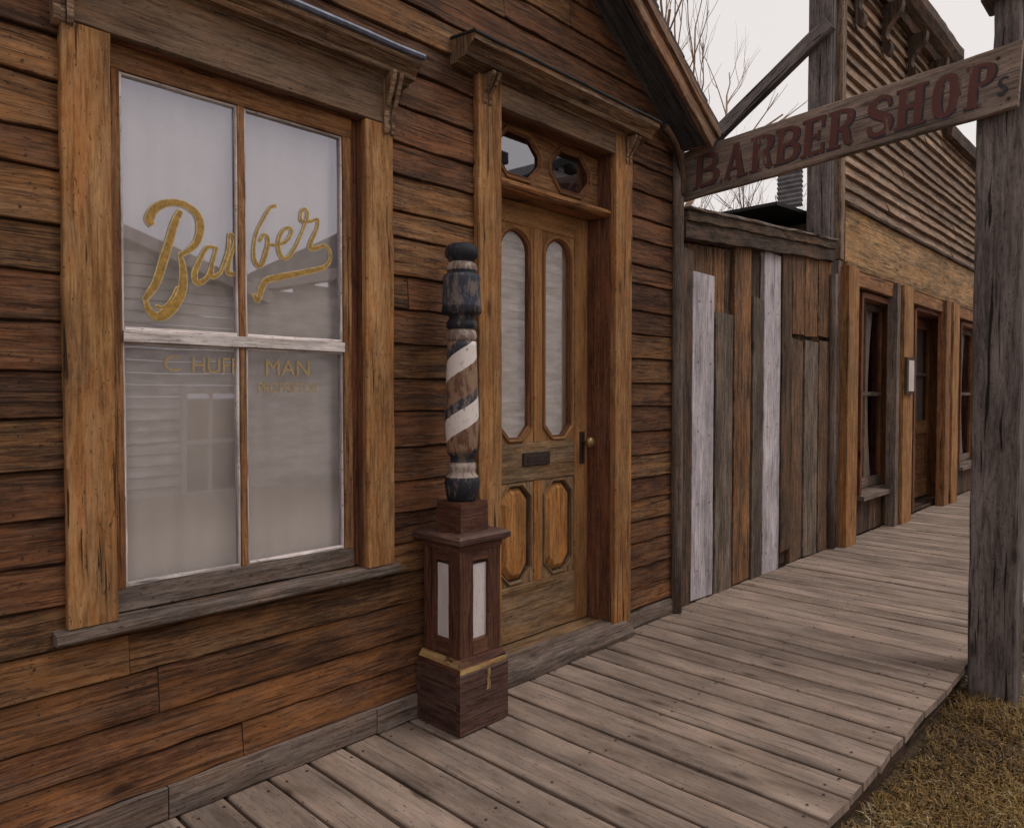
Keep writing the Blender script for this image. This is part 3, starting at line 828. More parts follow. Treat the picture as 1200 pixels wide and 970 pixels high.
bd = MB(); hb = .108; st = .068
for sx in (-1, 1):
    for sy in (-1, 1):
        x0 = PX+sx*hb-(st if sx > 0 else 0); y0 = PY+sy*hb-(st if sy > 0 else 0)
        box(bd, x0, x0+st, y0, y0+st, .288, .700, 'maroon', along='z', n=5, j=.001)
for (z0, z1) in ((.289, .350), (.655, .700)):
    i_ = hb-st
    box(bd, PX-i_, PX+i_, PY-hb+.002, PY-hb+.03, z0, z1, 'maroon'); box(bd, PX-i_, PX+i_, PY+hb-.03, PY+hb-.002, z0, z1, 'maroon')
    box(bd, PX-hb+.002, PX-hb+.03, PY-i_, PY+i_, z0, z1, 'maroon', along='y'); box(bd, PX+hb-.03, PX+hb-.002, PY-i_, PY+i_, z0, z1, 'maroon', along='y')
frustum(bd, .7005, .112, .722, .114, ['maroon']*4, True)
frustum(bd, .290, .085, .699, .085, ['iron']*4, True)
bd.build('pedestal', pole)
for side in range(4):
    wp = MB(); i_ = hb-st-.0
    if side == 0: box(wp, PX-i_-.006, PX+i_+.006, PY-hb+.014, PY-hb+.0225, .351, .640, 'wpanel', along='z', n=3)
    if side == 1: box(wp, PX-i_-.006, PX+i_+.006, PY+hb-.0225, PY+hb-.014, .351, .640, 'wpanel', along='z', n=3)
    if side == 2: box(wp, PX-hb+.014, PX-hb+.0225, PY-i_-.006, PY+i_+.006, .351, .640, 'wpanel', along='z', n=3)
    if side == 3: box(wp, PX+hb-.0225, PX+hb-.014, PY-i_-.006, PY+i_+.006, .351, .640, 'wpanel', along='z', n=3)
    wp.build('white_panel', pole)
ld = MB(); frustum(ld, .722, .118, .732, .136, ['plinth']*4); frustum(ld, .732, .137, .752, .138, ['plinth']*4); frustum(ld, .752, .138, .762, .126, ['plinth']*4)
ld.build('lid', pole)
bl = MB(); frustum(bl, .7625, .074, .878, .072, ['maroon']*4); bl.build('neck_block', pole)
def LZ(y): return EYE+(462-y)/850*2.895
sb = MB()   # lower turned base
pr = [(.05, .878), (.058, LZ(574)+.002), (.068, LZ(570)), (.071, LZ(565)), (.066, LZ(558)), (.055, LZ(554)), (.053, LZ(551)), (.058, LZ(547)), (.056, LZ(543)), (.048, LZ(541)), (.045, LZ(536)), (.052, LZ(533)), (.060, LZ(530))]
pr[1] = (.060, .886)
lathe(sb, PX, PY, pr, ['blue', 'blue', 'blue', 'blue', 'pinkish', 'pinkish', 'pinkish', 'pinkish', 'pinkish', 'blue', 'blue', 'blue'], 36); sb.build('turned_base', pole, smooth=True)
sh = MB(); za_, zb_ = LZ(530), LZ(401)
pr = []
for i in range(25):
    t_ = i/24; r = .060+.011*math.sin(min(1, t_*3.2)*PI/2) - .012*t_**1.5
    pr.append((r*.97, za_+(zb_-za_)*t_))
# stripe phase so that a white band crosses the front at 1.42 m
thf = (math.atan2(-2.3-PY, 0-PX)/(2*PI)) % 1.0
offp = (.82-(1.435/.235-thf)) % 1.0
lathe(sh, PX, PY, pr, 'stripe', 48, seed=offp); sh.build('striped_shaft', pole, smooth=True)
fn = MB()
pr = [(.052, LZ(401)), (.058, LZ(398)), (.060, LZ(394)), (.056, LZ(389)), (.050, LZ(387)), (.060, LZ(385)), (.062, LZ(381)), (.058, LZ(377)), (.050, LZ(375)), (.052, LZ(371)), (.074, LZ(369)), (.080, LZ(366)), (.077, LZ(360)),
      (.074, LZ(335)), (.075, LZ(328)), (.070, LZ(324)), (.055, LZ(322)), (.060, LZ(319)), (.062, LZ(315)), (.056, LZ(311)), (.045, LZ(309)), (.050, LZ(307)), (.064, LZ(303)), (.067, LZ(298)), (.063, LZ(292)), (.048, LZ(288.5)), (.02, LZ(287.5))]
ks = ['pinkish']*4+['blue']*8+['blue2']*3+['blue']*2+['pinkish']*3+['blue']*8
lathe(fn, PX, PY, pr, ks, 36); fn.build('finial', pole, smooth=True)

# ================================================================== FENCE between the buildings
XF0, XF1 = 3.865, 6.25
def Xw(px, yc=2.3): 
    u = (px-600)/850; return yc*(.722+.692*u)/(.692-.722*u)
fence = thing('board_fence', (3.9, 0, 0), 'patched fence of mismatched vertical boards under a dark beam', 'fence')
rl = MB()
dirb = Vector((XF1-XF0, 0, .17)).normalized(); upb = Vector((-dirb.z, 0, dirb.x))
plank(rl, (XF0, .03, 2.235), dirb, upb, -Y, XF1-XF0, .105, .07, 'dark', n=22, jw=.005, jt=.006)
plank(rl, (XF0, .03, 2.338), dirb, upb, -Y, XF1-XF0, .060, .085, 'fence', n=22, jw=.005, jt=.005)
plank(rl, (XF0, .03, 2.401), dirb, upb, -Y, XF1-XF0, .018, .098, 'grey', n=22, jw=.003, jt=.006)
rl.build('beam', fence)
bs = MB()
for a in range(24): pass
x = XF0
while x < XF1:
    w = R.uniform(.10, .16); w = min(w, XF1-x)
    vboard(bs, x+.002, x+w-.002, 0.01, 2.235+.07*(x-XF0)-.01, .05, .02, R.choice(['fence', 'dark', 'dark', 'fence_orange']), n=8); x += w
bs.build('backing_boards', fence)
specs = [(798, 813, .0, 2.18, 'dark', None), (814, 839, .0, None, 'pale', 320), (841, 861, .0, None, 'fence_grey', 366), (863, 882, .0, 2.30, 'fence_orange', None),
         (884, 896, .0, None, 'fence_grey', 350), (897.5, 916.5, .0, 2.33, 'pale', None), (918, 929, .12, 2.36, 'fence', None), (930, 943, 0, 1.72, 'fence', None), (930, 943.5, 1.75, 2.38, 'fence_orange', None),
         (944.5, 960, 0, None, 'fence_grey', 399), (961, 977, 0, None, 'fence', 399), (945, 959, None, 2.40, 'fence_orange', 396), (960, 974, None, 2.40, 'fence_orange', 396)]
for (p0, p1, z0, z1, k, py) in specs:
    x0, x1 = Xw(p0, 2.28), Xw(p1, 2.28)
    pc = (p0+p1)/2
    if z1 is None: z1 = onwall(pc, py, 2.28)[1]
    if z0 is None: z0 = onwall(pc, py, 2.28)[1]
    b = MB(); d = R.uniform(.0, .008)
    vboard(b, x0, x1, z0+.005, z1, .028, .030+d, k, n=14, jw=.003, ragged=.012)
    for zz in (.18, .62, 1.05, 1.5, 1.9):
        if zz < z1-.1 and zz > z0 and k == 'pale':
            for f_ in (.25, .78):
                c = Vector((x0+(x1-x0)*f_+R.uniform(-.01, .01), .028-.0325-d, zz+R.uniform(-.03, .03))); bi = len(b.v)
                for q in range(7): b.v.append(c+Vector((math.cos(q*2*PI/7)*.0065, -.001, math.sin(q*2*PI/7)*.0065)))
                b.face([bi+q for q in range(7)], [(0, 0, 0)]*7, 'nail')
    o = b.build('board', fence)
    if k == 'pale': tag(o, 'pale silver grey board nailed over the darker boards')
ep = MB(); tube(ep, [(XF1+.0, -.03, z) for z in (0, .6, 1.2, 1.8, 2.3)], [.035]*5, 'grey', n=8); ep.build('end_pole', fence, smooth=True)

# ================================================================== FAR BUILDING (false front)
FX0, FX1 = 6.30, 13.2
far = thing('false_front_building', (FX0, 0, 0), 'far weathered false fronted store with lapped boards above a broad lintel', 'building')
fw = MB()
def far_top(x): return 5.0 if x < 9.55 else 4.3
z = 2.96; i = 0
rows = []
while z < 5.0:
    hh = R.uniform(.095, .125); rows.append((z, min(z+hh, 5.0))); z += hh
for (z0, z1) in rows:
    xe = 9.55 if z0 > 4.28 else FX1
    js = [6.43]; x = 6.43+R.uniform(.8, 2.5)
    while x < xe-.3: js.append(x); x += R.uniform(1.0, 2.6)
    js.append(xe)
    for a, b in zip(js[:-1], js[1:]):
        tilt = R.uniform(-.004, .004)
        plank(fw, (a, 0, z0-.012), X, Z, -Y, b-a-.004, z1-z0+.012, .040+R.uniform(-.004, .012), 'far', n=max(3, int((b-a)/.31)), jw=.0045, jt=.004, ch=.003, T1=.006, goff=a)
box(fw, 6.33, 9.54, .006, .05, 2.5, 4.98, 'dark'); box(fw, 9.545, FX1, .006, .05, 2.5, 4.29, 'dark')
# lower wall pieces around openings
OP = [(6.95, 8.02, .36, 2.24), (8.60, 10.21, .03, 2.24), (10.62, 11.92, .36, 2.24)]
lows = [(6.33, FX1, 0.0, 2.5)]
for o_ in OP: lows = cut(lows, o_)
for (a, b, c, d) in lows:
    x = a
    while x < b-.01:
        w = min(R.uniform(.11, .15), b-x)
        vboard(fw, x+.001, x+w-.002, c+.004, d-.002, .045, .025, 'fence' if c > 0 or R.random() < .6 else 'dark', n=max(1, int((d-c)/.3))); x += w
# sides, back, floor, low roof behind
sheet_side(fw, 6.33, .20, 6, 0, 2.78, 'dark', -1); sheet_side(fw, FX1-.02, .05, 6, 0, 2.78, 'dark', 1)
box(fw, 6.33, FX1, 5.98, 6.0, 0, 2.78, 'dark'); box(fw, 6.36, FX1-.05, .08, 5.96, 0.0, .03, 'dark', along='y')
fw.build('wall', far)
frf = MB()
plank(frf, (5.74, .24, 2.83), Y, Vector((1, 0, .05)).normalized(), Z, 5.9, FX1-5.5, .028, 'tar', n=6, jw=.01)
frf.build('roof', far)
fb = MB()
plank(fb, (6.44, .0, 2.43), X, Z, -Y, FX1-6.44, .47, .055, 'belt', n=40, jw=.004, jt=.003)
prof_x(fb, [(.0, 2.902), (-.085, 2.902), (-.09, 2.925), (-.03, 2.955), (0, 2.955)], 6.44, FX1, 'dark', n=30, jit=.003)
prof_x(fb, [(.0, 2.385), (-.075, 2.385), (-.08, 2.425), (0, 2.427)], 6.42, FX1, 'belt', n=30, jit=.003)
fb.build('lintel_board', far)
cpn = MB()
plank(cpn, (6.27, .20, 0), Z, Y*-1, -X, 5.6, .19, .03, 'post', n=24, jw=.003)   # side face board
plank(cpn, (6.27, .20, 0), Z, X, -Y, 5.6, .07, .20, 'post', n=24, jw=.003)
vboard(cpn, 6.341, 6.43, 2.44, 5.6, .02, .07, 'far', n=20, jw=.003)
vboard(cpn, 6.341, 6.42, 0, 2.43, .02, .06, 'grey', n=14, jw=.003)
cpn.build('corner_post', far)
br = MB()
p0 = Vector((6.22, -.02, 4.38)); p1 = Vector((6.22, 2.35, 2.82)); dd = (p1-p0)
plank(br, p0-Vector((0.04, 0, .06)), dd.normalized(), X, X.cross(dd.normalized()), dd.length, .08, .12, 'post', n=10, jw=.003)
br.build('brace', far)
# cornice and brackets of the false front
cn = MB()
prof_x(cn, [(.02, 4.93), (-.10, 4.93), (-.12, 5.0), (-.19, 5.03), (-.235, 5.10), (-.235, 5.20), (.06, 5.26)], 6.30, 9.56, 'dark', n=20, jit=.004)
plank(cn, (6.30, .0, 4.62), X, Z, -Y, 3.24, .30, .05, 'dark', n=20) if False else None
prof_x(cn, [(.02, 4.28), (-.12, 4.28), (-.14, 4.40), (.02, 4.42)], 9.57, FX1, 'dark', n=14, jit=.004)
cn_o = cn.build('cornice', far)
def big_bracket(x):
    b = MB()
    pr = catmull([(-.045, 4.50), (-.085, 4.46), (-.12, 4.50), (-.115, 4.57), (-.08, 4.62), (-.085, 4.70), (-.14, 4.78), (-.20, 4.84), (-.215, 4.93)], 4)
    pr = [(-.045, 4.93)]+pr
    prof_x(b, pr, x, x+.09, 'dark', n=1, jit=0); b.build('bracket', far)
for x in (6.62, 7.35, 8.15, 8.95): big_bracket(x)
# pilasters
def pil(x0, x1, k, d=.09, z1=2.384):
    p = MB(); vboard(p, x0, x1, .0, z1, -.02, d, k, n=12, jw=.002)
    p.build('pilaster', far)
pil(Xw(992, 2.2), Xw(1004, 2.2), 'trim'); pil(Xw(1049, 2.2), Xw(1052.5, 2.2), 'grey'); pil(Xw(1056, 2.2), Xw(1067, 2.2), 'trim', .10)
pil(Xw(1107, 2.2), Xw(1112, 2.2), 'trim_mid'); pil(Xw(1114, 2.2), Xw(1121, 2.2), 'trim', .10); pil(11.98, 12.15, 'trim'); pil(12.7, 12.88, 'trim')
hb_ = MB(); hboard(hb_, 6.48, 12.8, 2.25, 2.383, -.02, .05, 'trim_mid', n=20); hb_.build('head_board', far)
def far_window(x0, x1, z0, z1, yr):
    w = MB()
    box(w, x0-.02, x0+.03, -.03, yr+.1, z0, z1, 'jamb', along='z', n=6); box(w, x1-.03, x1+.02, -.03, yr+.1, z0, z1, 'jamb', along='z', n=6)
    box(w, x0+.031, x1-.031, -.03, yr+.1, z1-.04, z1+.01, 'jamb'); prof_x(w, [(yr+.1, z0-.05), (-.07, z0-.05), (-.07, z0-.01), (yr+.1, z0+.01)], x0-.03, x1+.03, 'grey', n=6)
    o = w.build('window', far)
    s = MB(); a, b, c, d = x0+.032, x1-.032, z0+.012, z1-.042; m = (c+d)/2+.02
    for (p, q) in ((a, a+.055), (b-.055, b)): box(s, p, q, yr, yr+.035, c, d, 'trim_mid', along='z', n=5)
    for (p, q) in ((c, c+.09), (m-.02, m+.02), (d-.06, d)): box(s, a+.0555, b-.0555, yr-.004*(p > 1), yr+.03, p, q, 'grey', n=4)
    xm = (a+b)/2; box(s, xm-.012, xm+.012, yr+.004, yr+.028, c+.091, m-.021, 'cornice', along='z'); box(s, xm-.012, xm+.012, yr+.004, yr+.028, m+.021, d-.061, 'cornice', along='z')
    s.build('sash', o)
    for (p, q) in ((a+.056, xm-.013), (xm+.013, b-.056)):
        for (r0, r1) in ((c+.091, m-.021), (m+.021, d-.061)):
            g_ = MB(); box(g_, p, q, yr+.014, yr+.017, r0, r1, 'glass_dark', ch=.0001, j=0); g_.build('pane', o)
    c_ = MB(); b0 = 0; s_ = sd(); nn = 24
    wC = (b-a)*.42
    for i in range(nn+1):
        for j in range(9):
            t_ = j/8; xx = a+.05+(b-a)*.86*(i/nn)*(1-.16*math.sin(t_*PI)); c_.v.append(Vector((xx, yr+.06+.014*math.sin(i*1.4), c+(d-c)*t_)))
    for i in range(nn):
        for j in range(8): q = i*9+j; c_.face([q, q+9, q+10, q+1], [(0, 0, 0)]*4, 'curtain')
    c_.build('curtain', o, smooth=True)
far_window(6.97, 8.0, .38, 2.22, .10)
far_window(10.64, 11.9, .38, 2.22, .10)
yr = .20
for q0, q1 in ((8.67, 9.405), (9.415, 10.14)):
    fd = MB(); i0, i1 = q0+.10, q1-.10
    vboard(fd, q0, i0, .06, 2.2, yr+.04, .04, 'door', n=6); vboard(fd, i1, q1, .06, 2.2, yr+.04, .04, 'door', n=6)
    for c, d in ((.06, .26), (.82, .98), (2.08, 2.2)): hboard(fd, i0+.0005, i1-.0005, c, d, yr+.04, .04, 'door')
    hboard(fd, i0+.0005, i1-.0005, 1.52, 1.56, yr+.04, .03, 'grey'); hboard(fd, i0+.0005, i1-.0005, .261, .819, yr+.04, .02, 'trim_mid')
    fdo = fd.build('door', far)
    for (c, d) in ((.981, 1.519), (1.561, 2.079)):
        g_ = MB(); box(g_, i0+.001, i1-.001, yr+.02, yr+.023, c, d, 'glass', ch=.0001, j=0); g_.build('pane', fdo)
    g_ = MB(); box(g_, i0, i1, yr+.05, yr+.055, .95, 2.09, 'curtain', ch=.0005); g_.build('curtain', fdo)
fj = MB(); box(fj, 8.60, 8.665, -.03, .26, .03, 2.22, 'jamb', along='z', n=6); box(fj, 10.145, 10.21, -.0, .26, .03, 2.22, 'trim_mid', along='z', n=6); box(fj, 8.666, 10.144, -.03, .26, 2.205, 2.245, 'jamb')
fj.build('door_frame', far)
# slim white plate on the pilaster
tp = MB()
x0, x1 = Xw(1059, 2.18), Xw(1067, 2.18); zt = onwall(1063, 419, 2.18)[1]; zb = onwall(1063, 462, 2.18)[1]
box(tp, x0, x1, -.148, -.122, zb, zt, 'dark', along='z'); 
th_o = tp.build('thermometer', None, loc=None)
tag(th_o, 'slim white thermometer plate in a dark frame between far window and door', 'thermometer')
tq = MB(); box(tq, x0+.045, x1-.012, -.154, -.1485, zb+.03, zt-.03, 'wpanel', along='z'); tq.build('face_plate', th_o)
# corrugated metal sheet behind the false front
cs = MB(); n = 90; x = 6.20
b0 = 0
for i in range(n+1):
    zz = 2.90+.72*i/n; dxx = .012*math.sin(i*PI/2.5)
    for (yy, tt) in ((.22, 0), (.44, 0), (.44, .006), (.22, .006)): cs.v.append(Vector((x+dxx+tt, yy, zz)))
for i in range(n):
    for j in range(4):
        a = i*4+j; b = i*4+(j+1) % 4; cs.face([a, b, b+4, a+4][::-1], [(0, 0, 0)]*4, 'corr')
cs.face([0, 1, 2, 3], [(0, 0, 0)]*4, 'corr'); cs.face([n*4+j for j in (3, 2, 1, 0)], [(0, 0, 0)]*4, 'corr')
tag(cs.build('corrugated_sheet', None), 'narrow corrugated metal sheet standing on the dark low roof behind the store corner post', 'metal sheet')

# ================================================================== POST and SIGN
pst = thing('wooden_post', (4.06, -1.6, -.16), 'thick grey weathered timber post at the boardwalk edge, carrying the shop sign', 'post')
pb = MB()
plank(pb, (3.955, -1.513, -.30), Z, -Y, -X*1, 3.245, .165, .0, 'post', n=2) if False else None
# main shaft: faces toward -x with grain up
def post_box(mb, x0, x1, y0, y1, z0, z1, n):
    seed = sd(); ch = .008; b = len(mb.v)
    prof = [(x0+ch, y0), (x1-ch, y0), (x1, y0+ch), (x1, y1-ch), (x1-ch, y1), (x0+ch, y1), (x0, y1-ch), (x0, y0+ch)]
    per = [0]
    for i in range(8): a, c = prof[i], prof[(i+1) % 8]; per.append(per[-1]+math.hypot(a[0]-c[0], a[1]-c[1]))
    for i in range(n+1):
        zz = z0+(z1-z0)*i/n; dx, dy = R.uniform(-.003, .003), R.uniform(-.003, .003)
        for p in prof: mb.v.append(Vector((p[0]+dx, p[1]+dy, zz)))
    for i in range(n):
        for j in range(8):
            j2 = (j+1) % 8; za, zb = z0+(z1-z0)*i/n, z0+(z1-z0)*(i+1)/n
            mb.face([b+i*8+j, b+i*8+j2, b+(i+1)*8+j2, b+(i+1)*8+j], [(za, per[j], seed), (za, per[j+1], seed), (zb, per[j+1], seed), (zb, per[j], seed)], 'post')
    mb.face([b+j for j in range(8)][::-1], [(0, p[0], seed) for p in prof], 'post'); mb.face([b+n*8+j for j in range(8)], [(p[0], p[1], seed) for p in prof], 'post')
post_box(pb, 3.955, 4.14, -1.690, -1.500, -.35, 2.87, 26)
pb.build('shaft', pst)
pc_ = MB(); post_box(pc_, 3.97, 4.09, -1.665, -1.560, 2.875, 3.10, 3)
pc_.build('upper_block', pst)
pk = MB(); post_box(pk, 3.93, 4.13, -1.71, -1.515, 3.06+.045, 3.19, 2); pk.build('cap', pst)

sg = MB()
S0 = Vector((3.935, .050, 2.4645)); S1 = Vector((3.935, -1.664, 2.576))
eU = (S1-S0).normalized(); Ls_ = (S1-S0).length; eV = Vector((0, -eU.z, -eU.y)); 
if eV.z < 0: eV = -eV
SH = .290
plank(sg, S0, eU, eV, -X, Ls_, SH, .035, 'sign', n=20, jw=.003, ragged=.008)
sgo = sg.build('shop_sign', None)
tag(sgo, 'long weathered board sign reading BARBER SHOP, reaching from the shop corner to the post', 'sign')
def pxs(px):
    u = (px-600)/850; return 3.9*(.692-.722*u)/(.722+.692*u)   # distance from camera in y on the sign plane
def su(px): return (2.3-pxs(px))  # along sign from the wall
def letters():
    mb = MB()
    spans = [('B', 809, 838), ('A', 840, 873), ('R', 874.5, 902), ('B', 903, 932), ('E', 934, 963), ('R', 964, 995), ('S', 1007, 1041), ('H', 1042, 1077), ('O', 1083, 1117), ('P', 1123, 1158)]
    O = S0-X*.0352
    for ch, p0, p1 in spans:
        a, b = su(p0)+.055, su(p1)+.055; w = b-a
        arcz = {'B': .0}.get(ch, 0)
        zb, zt = .050, .240
        hgt = zt-zb
        st = .017 if ch != 'S' else .016
        def Pp(x, y, r=st): return (a+.012+x*(w-.030), zb+y*hgt, r)
        sts = []
        se = .008
        def stem(x, serif=True):
            sts.append([Pp(x, 0), Pp(x, 1)])
            if serif:
                ww = .032/(w-.03)
                for y in (0.03, .97): sts.append([Pp(x-ww, y, .006), Pp(x+ww, y, .006)])
        if ch in 'BRP':
            stem(.16)
            top = catmull([Pp(.16, .95, se), Pp(.60, .95, se), Pp(.88, .86, .014), Pp(.93, .73, st), Pp(.84, .58, .013), Pp(.55, .51, se), Pp(.16, .51, se)], 5); sts.append(top)
            if ch == 'B': sts.append(catmull([Pp(.4, .50, se), Pp(.72, .49, se), Pp(.97, .38, .014), Pp(1.0, .25, st), Pp(.90, .11, .013), Pp(.6, .05, se), Pp(.16, .05, se)], 5))
            if ch == 'R': sts.append(catmull([Pp(.48, .52, .012), Pp(.70, .40, st), Pp(.82, .15, st), Pp(1.0, .03, .010)], 5))
        elif ch == 'A':
            sts.append([Pp(.16, 0, .008), Pp(.52, 1, .010)]); sts.append([Pp(.82, 0), Pp(.50, 1, .015)]); sts.append([Pp(.26, .3, .007), Pp(.78, .3, .007)])
            for x in (.14, .84): sts.append([Pp(x-.2, .03, .006), Pp(x+.2, .03, .006)])
        elif ch == 'E':
            stem(.18); 
            for y, x1 in ((.96, .92), (.5, .72), (.04, .95)): sts.append([Pp(.18, y, .009), Pp(x1, y, .009)])
            sts.append([Pp(.92, .72, .006), Pp(.92, 1, .008)]); sts.append([Pp(.95, 0, .008), Pp(.95, .26, .006)]); sts.append([Pp(.72, .38, .005), Pp(.72, .62, .005)])
        elif ch == 'S':
            sts.append(catmull([Pp(.92, .72, .007), Pp(.82, .90, .009), Pp(.5, .97, .011), Pp(.18, .86, .015), Pp(.14, .68, .018), Pp(.42, .54, .019), Pp(.78, .42, .019), Pp(.92, .26, .018), Pp(.78, .08, .013), Pp(.42, .03, .010), Pp(.12, .12, .009), Pp(.06, .30, .007)], 6))
        elif ch == 'H':
            stem(.16); stem(.84); sts.append([Pp(.16, .5, .009), Pp(.84, .5, .009)])
        elif ch == 'O':
            sts.append(catmull([Pp(.5, .97, .010), Pp(.2, .86, .017), Pp(.1, .5, .019), Pp(.2, .14, .017), Pp(.5, .03, .010), Pp(.8, .14, .017), Pp(.9, .5, .019), Pp(.8, .86, .017), Pp(.5, .97, .010)], 6))
        for i, q in enumerate(sts):
            q2 = [(x+.006, y-.006, r) for x, y, r in q]
            ribbon(mb, q2, O, eU, eV, -X, 'letter_dark', off=.0006+i*3e-5, grow=.0045)
            ribbon(mb, q, O, eU, eV, -X, 'letter', off=.0016+i*3e-5, grow=.0005)
    # small flourish after the P
    q = catmull([(1.640, .08, .005), (1.660, .072, .008), (1.672, .09, .008), (1.655, .11, .008), (1.645, .13, .007), (1.662, .145, .005), (1.678, .138, .004)], 5)
    ribbon(mb, q, O, eU, eV, -X, 'letter_dark', off=.0025)
    return mb
letters().build('lettering', sgo)
for (uu, vv) in ((.03, .07), (.035, .22), (1.63, .24), (1.685, .045)):
    bo = MB(); c = S0+eU*uu+eV*vv-X*.036; bi = 0
    for q in range(6): bo.v.append(c+eU*(.008*math.cos(q*PI/3))+eV*(.008*math.sin(q*PI/3)))
    for q in range(6): bo.v.append(c+eU*(.007*math.cos(q*PI/3))+eV*(.007*math.sin(q*PI/3))-X*.007)
    for q in range(6): bo.face([q, (q+1) % 6, 6+(q+1) % 6, 6+q], [(0, 0, 0)]*4, 'nail')
    bo.face([6+q for q in range(6)], [(0, 0, 0)]*6, 'nail'); bo.build('bolt', sgo)

# ================================================================== BOARDWALK, GROUND
dk = MB()
xs = [-1.6]
while xs[-1] < 1.15: xs.append(xs[-1]+.15)
xs = [x-(xs[-1]-1.18) for x in xs]
xs += [1.33, 1.48, 1.628, 1.783, 1.953, 2.095, 2.244, 2.418, 2.540, 2.700]
while xs[-1] < 16: xs.append(xs[-1]+R.choice([.13, .145, .15, .16, .17, .19, .12]))
nails = MB()
for a, b in zip(xs[:-1], xs[1:]):
    g_ = R.uniform(.011, .018)
    y0 = 0.0; L = 1.49+R.uniform(-.004, .005)
    rot = R.uniform(-.004, .004); ddir = Vector((rot, -1, 0)).normalized(); 
    wdir = Vector((1, rot, 0)).normalized(); dz = R.uniform(-.003, .002)
    plank(dk, (a+g_/2, y0-.001, -.030+dz), ddir, wdir, Z, L, b-a-g_, .030, 'deck', n=10, jw=.0018, jt=.0012, ch=.004, ragged=.006)
    for yy in (-.09, -.72, -1.41):
        for f_ in (.22, .78):
            if R.random() < .8:
                c = Vector((a+(b-a)*f_+R.uniform(-.01, .01), yy+R.uniform(-.02, .02), dz+.0006)); rr_ = .0055; bi = len(dk.v)
                for q in range(7): dk.v.append(c+Vector((math.cos(q*2*PI/7)*rr_, math.sin(q*2*PI/7)*rr_, .001)))
                dk.face([bi+q for q in range(7)], [(0, 0, 0)]*7, 'nail')
for (yy, k) in ((-1.415, 'dark'), (-.75, 'dark'), (-.10, 'dark')): plank(dk, (-1.9, yy, -.18), X, Z, -Y, 18, .146, .03, k, n=60, jw=.003)
tag(dk.build('boardwalk', None), 'grey brown plank boardwalk running along the shop fronts', 'boardwalk', None, 'structure')

gd = MB(); s_ = 0
NG = 80
import mathutils
def gh(x, y):
    d = max(0, math.hypot(x-3, y+3)-1)
    return -.155+.018*mathutils.noise.noise(Vector((x*1.7, y*1.7, 0)))+.010*mathutils.noise.noise(Vector((x*6, y*6, 3)))
rg = [0]
def axis():
    a = [i*.12 for i in range(-20, 60)]; a = [-400, -150, -60, -30, -15, -8, -4.5]+a+[8, 10, 14, 20, 35, 70, 150, 400]
    return a
ax = axis(); ay = [-400, -150, -60, -30, -18, -12, -9, -7]+[-6+i*.12 for i in range(0, 55)]+[1.5, 3, 6, 12, 30, 80, 200, 400]
for x in ax:
    for y in ay: gd.v.append(Vector((x, y, gh(x, y))))
ny = len(ay)
for i in range(len(ax)-1):
    for j in range(ny-1):
        a = i*ny+j; gd.face([a, a+ny, a+ny+1, a+1], [(0, 0, 0)]*4, 'ground')
tag(gd.build('ground', None, smooth=True), 'dry brown earth ground', 'ground', None, 'structure')

gr = MB(); RG = random.Random(3)
def blade(x, y, L, lean, w, cval, az):
    z = gh(x, y)-.005; b = len(gr.v)
    d = Vector((math.cos(az), math.sin(az), 0)); s = Vector((-d.y, d.x, 0))*w
    p0 = Vector((x, y, z)); p1 = p0+d*(L*lean*.5)+Z*(L*(1-lean)*.75); p2 = p0+d*(L*lean*1.1)+Z*(L*(1-lean)*1.0*(1-.5*lean))
    gr.v += [p0-s, p0+s, p1+s*.8, p1-s*.8, p2]
    g = (0, 0, cval)
    gr.face([b, b+1, b+2, b+3], [g]*4, 'grass'); gr.face([b+3, b+2, b+4], [g]*3, 'grass')
tufts = []
for _ in range(9000):
    y = -1.50-abs(RG.gauss(0, .8)) if RG.random() < .8 else RG.uniform(-5, -1.5)
    x = RG.uniform(1.6, 5.2)
    tufts.append((x, y))
for (x, y) in tufts:
    if y > -1.49: continue
    base_c = min(1, max(0, .45+.5*mathutils.noise.noise(Vector((x*2.2, y*2.2, 5)))+RG.uniform(-.25, .25)))
    if mathutils.noise.noise(Vector((x*3.1, y*3.1, 11))) < -.38 and y < -1.62: continue
    nb = RG.randint(6, 20); az0 = RG.uniform(0, 6.28)
    near_post = math.hypot(x-4.0, y+1.75) < .35
    for _ in range(nb):
        blade(x+RG.gauss(0, .025), y+RG.gauss(0, .025) if y < -1.56 else y+RG.gauss(0, .03), RG.uniform(.03, .105)*(1.6 if near_post else 1), RG.uniform(.35, .97), RG.uniform(.0014, .0034),
              min(1, max(0, base_c+RG.uniform(-.22, .22)+(.35 if RG.random() < .08 else 0))), az0+RG.gauss(0, 1.3))
for _ in range(1500):
    x = RG.uniform(1.8, 5.0); y = -1.52-abs(RG.gauss(0, .7)); z = gh(x, y)+RG.uniform(.004, .03); az = RG.uniform(0, 6.28); L = RG.uniform(.003, .009); w_ = L*RG.uniform(.15, .6)
    d = Vector((math.cos(az), math.sin(az), RG.uniform(-.4, .4)))*L; s_v = Vector((-math.sin(az), math.cos(az), RG.uniform(-.5, .5)))*w_; b = len(gr.v); c = Vector((x, y, z))
    gr.v += [c-d, c+s_v, c+d, c-s_v]; cv_ = RG.choice([.05, .3, .55, .7, .9]); gr.face([b, b+1, b+2, b+3], [(0, 0, cv_)]*4, 'grass')
tag(gr.build('grass', None), 'short matted dry golden brown grass beside the boardwalk', 'grass', None, 'stuff')

